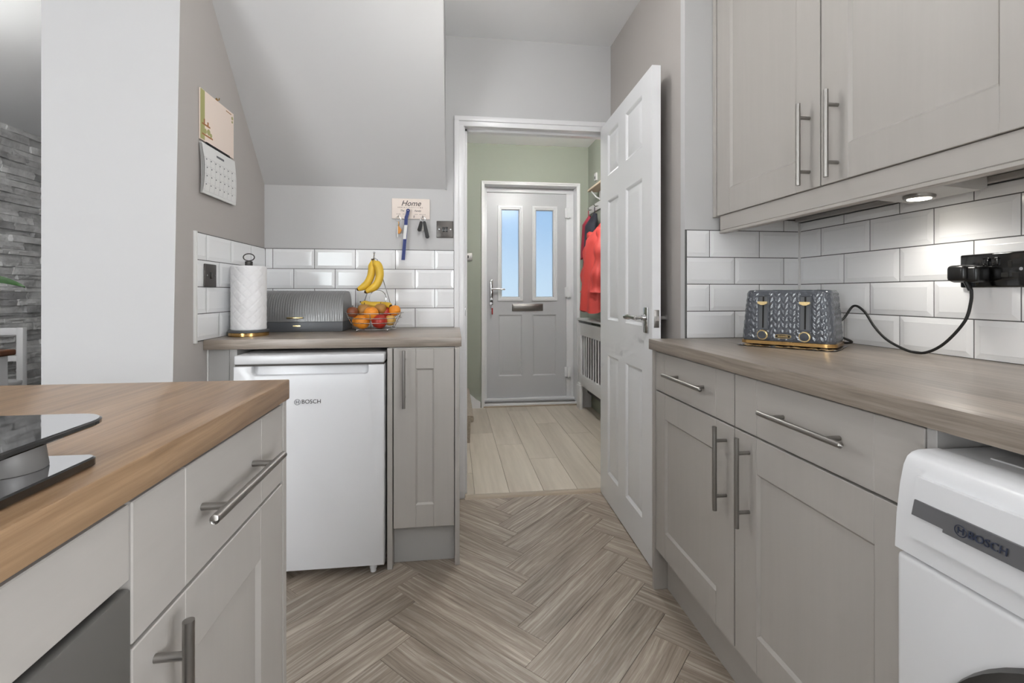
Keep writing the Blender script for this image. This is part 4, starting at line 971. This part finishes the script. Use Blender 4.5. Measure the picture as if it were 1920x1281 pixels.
# local: x along front, y into depth (local +y = left of x dir = away from viewer)
def sect(t, inset, r, n):
    """point on a rounded rectangle perimeter, param t 0..1, starting front left going right"""
    w, d = TW-2*inset, TD-2*inset; r = min(r, w/2-1e-4, d/2-1e-4)
    segs = [('l', w-2*r), ('a', math.pi*r/2), ('l', d-2*r), ('a', math.pi*r/2), ('l', w-2*r), ('a', math.pi*r/2), ('l', d-2*r), ('a', math.pi*r/2)]
    tot = sum(q[1] for q in segs); s = (t % 1.0)*tot
    st = [(r, 0, 1, 0), (w-r, r, -90, 0), (w, r, 0, 1), (w-r, d-r, 0, 0), (w-r, d, -1, 0), (r, d-r, 90, 0), (0, d-r, 0, -1), (r, r, 180, 0)]
    for k, (ty, L) in enumerate(segs):
        if s <= L or k == 7:
            a = st[k]
            if ty == 'l': p_ = (a[0]+a[2]*s, a[1]+a[3]*s); nrm = (a[3], -a[2])
            else:
                an = R(a[2])+s/r; p_ = (a[0]+r*math.cos(an), a[1]+r*math.sin(an)); nrm = (math.cos(an), math.sin(an))
            return (p_[0]+inset, p_[1]+inset, nrm[0], nrm[1], s, k)
        s -= L
NP, NZ = 300, 70
def chev(s, z):
    cw = 0.021; u = s/cw; c = abs((u % 1.0)-0.5)*2; k = (z*1.0+c*0.019)/0.0205
    f = k % 1.0; return (1-abs(2*f-1)**1.5)*(0.35+0.65*min(1, min(c, 1-c)*5))
def bodyp(i, j):
    h = j/(NZ-1); z = 0.012+h*(THh-0.024); inset = 0.002+0.011*h**1.3
    x, y, nx, ny, s, k = sect(i/NP, inset, 0.026, NP)
    d = 0.0018*chev(x if k in (0, 4) else (x+y), z)
    xr = x/TW
    flat = 1.0
    if k == 0 or (k in (1, 7) and y < 0.02):
        for cx in (0.255, 0.70):
            if abs(x-cx*TW) < 0.0165 and z > 0.046: flat = 0
            if (x-cx*TW)**2+(z-0.030)**2 < 0.016**2: flat = 0
        if abs(x-0.475*TW) < 0.025 and abs(z-0.028) < 0.009: flat = 0
    d *= flat*min(1, h/0.05)*min(1, (1-h)/0.03)
    return (x+nx*d, y+ny*d, z)
q = MB(); q.grid(bodyp, NP, NZ, closeu=True)
top = [bodyp(i, NZ-1) for i in range(0, NP, 4)]
tb = q.build('body', 'toaster_grey', to, world=False, angle=80)
q = MB(); zt = THh-0.012
l0 = [(p_[0], p_[1], zt) for p_ in top]; cxm, cym = TW/2, TD/2
def sc_(p_, f, dz): return (cxm+(p_[0]-cxm)*f, cym+(p_[1]-cym)*f, p_[2]+dz)
loops = [l0, [sc_(p_, 0.985, 0.004) for p_ in l0], [sc_(p_, 0.96, 0.006) for p_ in l0], [sc_(p_, 0.90, 0.0065) for p_ in l0]]
m_ = len(l0); vs = [p_ for lp in loops for p_ in lp]; fs = []
for a in range(3): fs += [[a*m_+k, a*m_+(k+1) % m_, a*m_+m_+(k+1) % m_, a*m_+m_+k] for k in range(m_)]
fs.append([3*m_+k for k in range(m_)]); q.add(vs, fs); q.build('top_cap', 'toaster_grey', to, world=False, angle=60)
q = MB()
for cx in (0.14, 0.34, 0.60, 0.80): q.box(TW*cx, TW*cx+0.018, 0.03, TD-0.03, zt+0.0055, zt+0.0070)
q.build('bread_slots', 'dark_void', to, world=False)
q = MB()
def ringband(inset, z, n=120): return [(sect(i/n, inset, 0.028, n)[0], sect(i/n, inset, 0.028, n)[1], z) for i in range(n)]
lps = [ringband(0.004, -0.001), ringband(-0.002, 0.001), ringband(-0.002, 0.011), ringband(0.002, 0.0125)]; m_ = 120; vs = [p_ for lp in lps for p_ in lp]; fs = []
for a in range(3): fs += [[a*m_+k, a*m_+(k+1) % m_, a*m_+m_+(k+1) % m_, a*m_+m_+k] for k in range(m_)]
fs.append(list(range(m_-1, -1, -1))); q.add(vs, fs); q.build('gold_band', 'gold', to, world=False, label='polished gold trim band')
for (cx, lab) in ((0.255, 'a'), (0.70, 'b')):
    x = cx*TW; yf = 0.0065
    q = MB()
    for a in ((x-0.0165, x-0.0125, 0.048, 0.155), (x+0.0125, x+0.0165, 0.048, 0.155), (x-0.0165, x+0.0165, 0.046, 0.051), (x-0.0165, x+0.0165, 0.152, 0.157)): q.box(a[0], a[1], yf-0.006, yf+0.006, a[2], a[3], 0.0015, 2)
    def slope(m_):
        m_.v = [(v_[0], v_[1]-yf+0.002+0.011*max(0, (v_[2]-0.012)/(THh-0.024))**1.3, v_[2]) for v_ in m_.v]; return m_
    def strips(x0, x1, y0, y1, z0, z1):
        m_ = MB(); nz = 10
        for k_ in range(nz): m_.box(x0, x1, y0, y1, z0+(z1-z0)*k_/nz, z0+(z1-z0)*(k_+1)/nz)
        return m_
    q = MB()
    for a_ in ((x-0.0165, x-0.0125, 0.048, 0.155), (x+0.0125, x+0.0165, 0.048, 0.155)):
        w_s = strips(a_[0], a_[1], yf-0.004, yf+0.004, a_[2], a_[3]); q.add(w_s.v, w_s.f)
    for a_ in ((x-0.0165, x+0.0165, 0.046, 0.051), (x-0.0165, x+0.0165, 0.152, 0.157)): q.box(a_[0], a_[1], yf-0.004, yf+0.004, a_[2], a_[3], 0.001, 1)
    sf = slope(q).build('lever_frame', 'toaster_grey', to, world=False)
    slope(strips(x-0.013, x+0.013, yf-0.0012, yf+0.002, 0.05, 0.153)).build('recess_plate', 'bin_grey_flat', sf, world=False)
    slope(strips(x-0.0024, x+0.0024, yf-0.0018, yf+0.001, 0.052, 0.151)).build('lever_slot', 'dark_void', sf, world=False)
    q = MB(); q.prism([(x-0.014, 0.136), (x+0.014, 0.136), (x+0.0135, 0.1295), (x+0.004, 0.125), (x-0.004, 0.125), (x-0.0135, 0.1295)], 'y', yf-0.016, yf+0.001); slope(q).build('lever', 'pale_gold', to, world=False)
    q = MB(); q.cyl((x, 0.006, 0.030), (x, -0.004, 0.030), 0.0155, n=28); q.build('dial_ring', 'pale_gold', to, world=False)
    q = MB(); q.cyl((x, 0.0, 0.030), (x, -0.010, 0.030), 0.0128, 0.0122, n=28); q.build('dial', 'toaster_grey', to, world=False)
    for k in range(3):
        bx = (0.10 if cx < 0.5 else 0.845)*TW; q = MB(); q.cyl((bx, 0.008, 0.020+0.018*k), (bx, -0.002, 0.020+0.018*k), 0.0062, 0.0055, n=16); q.build('button', 'toaster_grey', to, world=False)
bx = 0.475*TW
q = MB(); q.prism([(bx+0.022*math.cos(R(a))*(1 if abs(math.cos(R(a))) > 0.5 else 1.0)*1.0, 0.028+0.0065*math.copysign(abs(math.sin(R(a)))**0.5, math.sin(R(a)))) for a in range(0, 360, 15)], 'y', -0.0015, 0.008); bd_ = q.build('badge', 'pale_gold', to, world=False)
q = MB(); q.prism([(bx+0.0205*math.cos(R(a)), 0.028+0.005*math.copysign(abs(math.sin(R(a)))**0.5, math.sin(R(a)))) for a in range(0, 360, 15)], 'y', -0.002, 0.0); q.build('badge_inlay', 'black_gloss', bd_, world=False)
q = MB(); x = bx-0.014; rg = random.Random(2)
for k in range(8): q.box(x, x+0.0024, -0.0026, -0.0018, 0.0255, 0.0305 if k % 3 else 0.031); x += 0.0036
q.build('badge_letters', 'pale_gold', bd_, world=False)
for (x, y) in ((0.04, 0.03), (TW-0.04, 0.03), (0.04, TD-0.03), (TW-0.04, TD-0.03)): MB().cyl((x, y, -0.0045), (x, y, 0.002), 0.01, n=12).build('foot', 'black_rubber', to, world=False)
# cord and plug
def cr(P, n=8):
    P = [Vector(q) for q in P]; out = []
    for i in range(len(P)-1):
        p0, p1, p2, p3 = P[max(0, i-1)], P[i], P[i+1], P[min(len(P)-1, i+2)]
        for k in range(n):
            t = k/n; out.append(0.5*((2*p1)+(p2-p0)*t+(2*p0-5*p1+4*p2-p3)*t*t+(3*p1-p0-3*p2+p3)*t**3))
    return out+[P[-1]]
q = MB(); q.tube(cr([(1.20, 1.36, 0.985), (1.245, 1.365, 1.01), (1.268, 1.352, 1.050), (1.272, 1.318, 1.035), (1.270, 1.280, 0.990), (1.270, 1.243, 0.957), (1.268, 1.20, 0.938), (1.265, 1.155, 0.9275), (1.266, 1.115, 0.932), (1.270, 1.072, 0.962), (1.276, 1.030, 1.020), (1.279, 1.018, 1.07), (1.280, 1.018, 1.10)]), 0.0036, 10)
co = q.build('power_cord', 'black_rubber', to, label='black power cord looping along the tiles')
q = MB(); q.tube(cr([(1.10, 1.50, 0.945), (1.20, 1.46, 0.927), (1.262, 1.40, 0.9275), (1.262, 1.352, 0.935), (1.228, 1.352, 0.950), (1.205, 1.362, 0.962)]), 0.0036, 10); q.build('cord_coil', 'black_rubber', co)
q = MB(); q.box(1.262, 1.3155, 1.020, 1.066, 1.120, 1.162, 0.010, 3); q.box(1.272, 1.315, 1.0, 1.066, 1.118, 1.158, 0.008, 3); q.tube([(1.280, 1.018+0.012, 1.122), (1.280, 1.020, 1.098)], [0.0065, 0.005], 10)
q.build('plug', 'black_plastic', co)
# foil under the toaster
q = MB(); rg = random.Random(9)
ex, ey = Vector((math.cos(ta), math.sin(ta))), Vector((-math.sin(ta), math.cos(ta)))
def fo(i, j):
    x = -0.004+(TW+0.012)*i/39; y = -0.030+(TD+0.034)*j/21
    e = min(i, 39-i, j, 21-j); zz = 0.9232+(rg.random()*0.005 if (y < -0.006 and e > 0) else (0.0006 if e > 1 else rg.random()*0.0025))
    x += (rg.random()-0.5)*0.006*(e == 0); y += (rg.random()-0.5)*0.006*(e == 0)
    p_ = FL+ex*x+ey*y; return (p_.x, p_.y, zz)
q.grid(fo, 40, 22)
solid('foil_sheet', q, 'foil', (1.08, 1.4, 0.9225), 'crumpled silver foil sheet underneath the toaster', 'foil')

# ------------------------------------------------------------------ calendar
ca = thing('calendar', 'hanging wall calendar with cream picture page on the taupe wall', 'calendar', (XL, 2.03, 1.67))
q = MB(); q.box(XL+0.001, XL+0.007, 1.895, 2.165, 1.672, 1.866, 0.001, 1); up = q.build('picture_page', 'calendar_cream', ca)
q = MB(); q.box(XL+0.0065, XL+0.0076, 1.895, 1.925, 1.676, 1.864); q.build('olive_border', 'calendar_olive', up)
q = MB(); 
for (a, b_, z0, z1) in ((1.905, 1.965, 1.733, 1.739), (1.905, 1.985, 1.694, 1.700), (1.918, 1.926, 1.739, 1.757), (1.945, 1.953, 1.739, 1.752), (2.095, 2.14, 1.853, 1.856)): q.box(XL+0.0072, XL+0.0079, a, b_, z0, z1)
q.build('printed_shelves', 'calendar_brown', up)
q = MB()
for (a, z0, r_) in ((1.93, 1.712, 0.010), (1.955, 1.715, 0.012), (1.972, 1.708, 0.008), (2.15, 1.842, 0.007), (2.15, 1.826, 0.005)): q.cyl((XL+0.0071, a, z0), (XL+0.0078, a, z0), r_, n=12)
q.build('printed_plants', 'calendar_olive', up)
q = MB()
def pg(off, bow):
    def f(i, j):
        z = 1.662-0.192*j/14; y = 1.893+0.272*i/9; t = j/14
        return (XL+0.004+off+bow*math.sin(math.pi*t)*(1-0.6*i/9)+0.004*t, y, z)
    return f
for off, bow in ((0.0, 0.004), (0.004, 0.007), (0.007, 0.011)): q.grid(pg(off, bow), 10, 15)
dp_ = q.build('date_pages', 'label_white', ca, angle=60)
f_ = pg(0.0075, 0.011)
q = MB()
for k in range(5):
    j = 4.0+k*2.3
    for i in range(9):
        a = f_(i, j); b_ = f_(i+1, j); q.tube([a, b_], 0.0004, 4)
for k in range(8):
    i = 0.3+k*1.2
    for j in range(4, 13): q.tube([f_(i, j), f_(i, j+1)], 0.0003, 4)
q.build('grid_lines', 'calendar_grey', dp_)
q = MB()
for r_ in range(4):
    for c_ in range(7):
        a = f_(0.55+c_*1.2, 4.5+r_*2.3); q.box(a[0]-0.0003, a[0]+0.0004, a[1]-0.003, a[1]+0.003, a[2]-0.002, a[2]+0.002)
a = f_(4.5, 2.0); q.box(a[0]-0.0003, a[0]+0.0004, a[1]-0.03, a[1]+0.03, a[2]-0.004, a[2]+0.004)
q.build('printed_dates', 'logo_grey', dp_)
q = MB()
for k in range(26):
    y = 1.935+k*0.0072; q.ring((XL+0.008, y, 1.667), 0.005, 0.0009, 'y', 12, 5)
q.cyl((XL+0.010, 1.93, 1.667), (XL+0.010, 2.13, 1.667), 0.0016, n=8); q.build('wire_binding', 'black_plastic', ca)
q = MB(); q.tube([(XL+0.0, 2.03, 1.872), (XL+0.010, 2.03, 1.872), (XL+0.011, 2.03, 1.880)], 0.002, 6); q.cyl((XL, 2.03, 1.872), (XL+0.002, 2.03, 1.872), 0.008, n=14); q.build('hook', 'gold', ca)

# ================================================================== HALL
# stairs
st = thing('staircase', 'carpeted bottom stair tread at the left of the hall', 'stairs', (0.0, 3.9, 0))
def step(x1, y0, y1, z0, z1):
    q = MB(); r_ = 0.022
    q.prism([(-0.94, z0), (x1-0.03, z0), (x1-0.025, z1-0.05), (x1-0.005, z1-0.045), (x1, z1-0.025), (x1-0.006, z1-0.006), (x1-0.025, z1), (-0.94, z1)], 'y', y0, y1)
    q.build('tread', 'carpet', st, angle=40)
step(0.150, 3.43, 4.445, 0.002, 0.20); step(-0.10, 3.43, 4.445, 0.20, 0.40); step(-0.34, 3.43, 4.445, 0.40, 0.60); step(-0.58, 3.43, 4.445, 0.60, 0.80)
q = MB(); q.prism([(-0.94, 0.0), (0.255, 0.0), (0.255, 0.06), (0.215, 0.085), (-0.94, 1.12)], 'y', 4.448, 4.469)
struct('trim_8', q, 'gloss_white', 'white stair string sloping up the green hall wall', 'trim')
# radiator cover
rcv = thing('radiator_cover', 'white slatted radiator cover along the hall side wall', 'radiator cover', (1.25, 3.75, 0))
RX = 1.185
q = MB(); q.box(RX-0.015, 1.311, 3.05, 4.395, 0.84, 0.858, 0.004, 2); q.build('top', 'gloss_white', rcv)
q = MB()
q.box(RX, RX+0.018, 4.30, 4.38, 0.23, 0.815, 0.002); q.box(RX, RX+0.018, 3.07, 3.14, 0.23, 0.815, 0.002); q.box(RX, RX+0.018, 3.14, 4.30, 0.70, 0.815, 0.002); q.box(RX, RX+0.018, 3.14, 4.30, 0.23, 0.335, 0.002)
q.build('frame', 'gloss_white', rcv)
q = MB(); q.box(RX+0.001, 1.311, 4.362, 4.38, 0.0, 0.84, 0.002); q.build('side', 'gloss_white', rcv); q = MB(); q.box(RX+0.001, 1.311, 3.07, 3.088, 0.0, 0.84, 0.002); q.build('side', 'gloss_white', rcv)
for yy in (4.335, 3.105):
    q = MB(); q.box(RX-0.012, RX+0.02, yy-0.05, yy+0.055, 0, 0.225, 0.004); q.box(RX-0.006, RX+0.02, yy-0.045, yy+0.05, 0.22, 0.25, 0.01); q.build('foot', 'gloss_white', rcv)
sl = MB().box(-0.003, 0.003, -0.015, 0.015, 0.33, 0.705, 0.001, 1).mesh('slat', 'gloss_white')
y = 4.275
while y > 3.15:
    o = bpy.data.objects.new('slat', sl); COL.objects.link(o); o.parent = rcv; o.location = Vector((RX+0.009, y, 0))-Vector(rcv.location); y -= 0.072
rd = thing('radiator', 'radiator coloured dark as shade behind the slatted cover', 'radiator', (1.28, 3.7, 0.15))
q = MB(); q.box(1.245, 1.300, 3.15, 4.28, 0.16, 0.74, 0.008, 2); q.build('panel', 'dark_metal', rd)  # white radiator; dark colour stands in for shade inside the cover
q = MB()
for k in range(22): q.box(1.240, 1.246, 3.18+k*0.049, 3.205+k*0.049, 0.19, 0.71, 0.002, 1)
q.build('ribs', 'dark_metal', rd)  # dark colour stands in for shade here too
# coat shelf
cs = thing('coat_shelf', 'pale wooden shelf on white bracket above the hall coats', 'shelf', (1.28, 3.7, 2.0))
q = MB(); q.box(1.205, 1.311, 3.15, 4.14, 2.01, 2.028, 0.003); q.build('board', 'pine', cs)
for yy in (4.08, 3.3):
    q = MB(); q.box(1.300, 1.311, yy-0.01, yy+0.01, 1.93, 2.01, 0.002); q.tube([(1.303, yy, 1.94), (1.27, yy, 1.955), (1.225, yy, 2.007)], 0.006, 8); q.build('bracket', 'gloss_white', cs)
q = MB(); q.box(1.297, 1.311, 3.15, 4.40, 1.85, 1.92, 0.003); cr_ = q.build('peg_rail', 'gloss_white', cs)
for yy in (4.30, 4.10, 3.80, 3.6, 3.4):
    q = MB(); q.tube([(1.299, yy, 1.88), (1.265, yy, 1.875), (1.255, yy, 1.895)], 0.005, 8); q.build('peg', 'chrome', cr_)
ts = thing('door_chime', 'small white chime box high on the hall side wall', 'chime', (1.312, 4.2, 2.15))
q = MB(); q.box(1.295, 1.3115, 4.17, 4.225, 2.13, 2.20, 0.004, 2); q.build('case', 'calendar_grey', ts)
q = MB(); q.box(1.293, 1.296, 4.185, 4.21, 2.145, 2.17, 0.001); q.build('button', 'black_plastic', ts)
def coat(name, label, y, xoff, zt, zb, wd_, th, mat, seed, sleeve=True):
    rg = random.Random(seed); ph_ = [rg.random()*6.28 for _ in range(4)]
    c = thing(name, label, 'coat', (1.27, y, zb))
    NA, NL = 48, 26
    def f(i, j):
        t = j/(NL-1); a = 2*math.pi*i/NA; z = zt+(zb-zt)*t
        sp = (0.14+0.62*min(1, t/0.14)**0.8+0.24*t); w = wd_/2*sp; d = th/2*(0.30+0.55*min(1, t/0.2)+0.25*t)
        fold = 1+0.11*t*math.sin(5*a+ph_[0]+2*t)+0.07*t*math.sin(9*a+ph_[1])
        zz = z+0.012*math.sin(3*a+ph_[2])*t
        return (1.30-xoff-d+d*math.cos(a)*fold, y+w*math.sin(a)*fold, zz)
    q = MB(); q.grid(f, NA, NL, closeu=True); q.add([f(i, 0) for i in range(NA)], [list(range(NA))]); q.add([f(i, NL-1) for i in range(NA)], [list(range(NA-1, -1, -1))])
    b_ = q.build('body', mat, c, angle=70)
    if sleeve:
        for sg in (-1, 1):
            q = MB(); P = cr([(1.30-xoff-th*0.4, y+sg*wd_*0.34, zt-0.07), (1.30-xoff-th*0.52, y+sg*wd_*0.45, zt-0.20), (1.30-xoff-th*0.62, y+sg*wd_*0.44, zt-0.40), (1.30-xoff-th*0.66, y+sg*wd_*0.40, zt-0.58)], 5)
            q.tube(P, [0.045+0.012*math.sin(k*1.3)+0.012*k/len(P) for k in range(len(P))], 14); q.build('sleeve', mat, c, angle=70)
    q = MB(); q.tube([(1.262, y, zt-0.02), (1.262, y, zt+0.03), (1.262, y, 1.868)], 0.004, 6); q.build('hanging_loop', mat, c)
    return c
coat('coat', 'crimson coat hanging furthest along the hall pegs', 4.295, 0.015, 1.82, 1.42, 0.17, 0.085, 'crimson_fabric', 3, False)
coat('coat', 'black navy coat hanging between the red and crimson coats', 4.10, 0.015, 1.81, 1.27, 0.19, 0.12, 'navy_fabric', 4, False)
coat('coat', 'bright red coat hanging lowest beside the open door', 3.80, 0.02, 1.68, 0.94, 0.36, 0.20, 'red_fabric', 5, True)

# ================================================================== DINING
sb = thing('sideboard', 'white sideboard with dark brown top in the dining room', 'sideboard', (-2.95, 2.95, 0))
q = MB(); q.box(-3.45, -2.60, 2.70, 3.165, 0.722, 0.757, 0.010, 3); q.build('top', 'brown_wood', sb)
q = MB(); q.box(-3.43, -2.635, 2.725, 3.15, 0.06, 0.722, 0.003); q.build('body', 'gloss_white', sb)
for k in range(2):
    q = MB(); q.box(-3.41+k*0.385, -3.035+k*0.385, 2.712, 2.726, 0.09, 0.70, 0.003); dr = q.build('door', 'gloss_white', sb)
    MB().ball((-3.06+k*0.06, 2.704, 0.42), 0.012, 12, 8).build('knob', 'steel', dr)
for (x, y) in ((-3.4, 2.75), (-2.66, 2.75), (-3.4, 3.12), (-2.66, 3.12)): MB().box(x-0.02, x+0.02, y-0.02, y+0.02, 0, 0.062, 0.003).build('leg', 'gloss_white', sb)
dcx, dcy = -3.30, 3.62
dch = thing('dining_chair', 'white wooden dining chair back seen before the stone wall', 'chair', (dcx, dcy, 0))
for (x, y) in ((-0.20, 0.19), (0.20, 0.19)):
    q = MB(); q.box(dcx+x-0.022, dcx+x+0.022, dcy+y-0.018, dcy+y+0.018, 0, 0.845, 0.004); q.build('leg', 'gloss_white', dch)
for (x, y) in ((-0.20, -0.2), (0.20, -0.2)):
    q = MB(); q.box(dcx+x-0.02, dcx+x+0.02, dcy+y-0.02, dcy+y+0.02, 0, 0.44, 0.004); q.build('leg', 'gloss_white', dch)
MB().box(dcx-0.22, dcx+0.22, dcy-0.22, dcy+0.21, 0.44, 0.47, 0.008).build('seat', 'gloss_white', dch)
q = MB(); q.box(dcx-0.178, dcx+0.178, dcy+0.178, dcy+0.202, 0.79, 0.842, 0.004); q.build('top_rail', 'gloss_white', dch)
for z in (0.60,): MB().box(dcx-0.178, dcx+0.178, dcy+0.182, dcy+0.198, z, z+0.04, 0.003).build('back_rail', 'gloss_white', dch)
pp = thing('potted_plant', 'house plant with long green leaves on the sideboard', 'plant', (-2.98, 2.92, 0.757))
q = MB(); q.lathe([(0.055, 0), (0.06, 0.004), (0.075, 0.13), (0.08, 0.135), (0.07, 0.136), (0.066, 0.115), (0.0001, 0.115)], (-2.98, 2.92, 0.757), 28); q.build('pot', 'terracotta', pp)
for k, (dx, dy, top_) in enumerate(((0.46, 0.20, 0.41), (-0.25, 0.1, 0.5), (0.05, -0.26, 0.55), (-0.15, -0.2, 0.62), (0.10, 0.22, 0.52), (-0.05, 0.05, 0.7))):
    P = cr([(-2.98, 2.92, 0.87), (-2.98+dx*0.35, 2.92+dy*0.35, 0.87+top_*0.72), (-2.98+dx*0.75, 2.92+dy*0.75, 0.82+top_*0.86), (-2.98+dx, 2.92+dy, 0.80+top_*0.80)], 5)
    q = MB(); m_ = len(P); vs = []; fs = []
    side = (Vector((-dy, dx, 0)).normalized()*0.6+Vector((0, 0, 0.8)))
    for i, p_ in enumerate(P):
        w = 0.030*math.sin(math.pi*min(1, 0.12+0.88*i/(m_-1)))**0.8+0.0008
        vs += [p_-side*w+Vector((0, 0, 0.004)), p_+Vector((0, 0, -0.004)), p_+side*w+Vector((0, 0, 0.004))]
    for i in range(m_-1): fs += [[i*3, i*3+1, i*3+4, i*3+3], [i*3+1, i*3+2, i*3+5, i*3+4]]
    vs2 = [v+Vector((0, 0, -0.0015)) for v in vs]; o_ = len(vs); fs += [[o_+a for a in reversed(f)] for f in fs]
    q.add([tuple(v) for v in vs+vs2], fs); q.build('leaf', 'leaf_green', pp, angle=60)

# ================================================================== LAMPS, all unseen; rear and dining ones added for fill light
def pendant(label, x, y, z, drop, rad, watts, color=(255, 253, 250)):
    o = thing('pendant_light', label, 'light', (x, y, z))
    zc = z-drop; key = 'globe_glow_%d' % round(watts*10+rad*1000)
    if key not in MATS: lamp(key, color, watts/(math.pi*4*math.pi*rad*rad))
    q = MB(); q.lathe([(0.05, 0), (0.05, -0.02), (0.02, -0.028), (0.006, -0.03)], (x, y, z), 28); q.build('ceiling_rose', 'gloss_white', o)
    q = MB(); q.cyl((x, y, z-0.028), (x, y, zc+rad+0.02), 0.004, n=10); q.lathe([(0.02, 0.0), (0.022, 0.03), (0.008, 0.04)], (x, y, zc+rad-0.006), 20); q.build('cord', 'gloss_white', o)
    q = MB(); q.ball((x, y, zc), rad, 10, 6); q.build('globe', key, o)
    return o
pendant('unseen globe pendant over the kitchen walkway, shaped to brighten the ceiling', 0.10, 1.45, CZ, 0.27, 0.08, 9.0)  # ceiling light read from shadows; globe form and spot chosen to brighten ceiling
pendant('added unseen globe pendant behind the viewer, for kitchen fill light', 0.1, -0.7, CZ, 0.45, 0.12, 6)  # added lamp behind the viewer, lifts the kitchen and ceiling
pendant('unseen white globe pendant in the hall beyond the doorway', 0.72, 3.15, 2.52, 0.22, 0.10, 44)
pendant('added unseen globe pendant brightening the dining room stone', -2.5, 1.9, CZ, 0.4, 0.12, 36)  # added lamp out of view, brightens the stone cladding
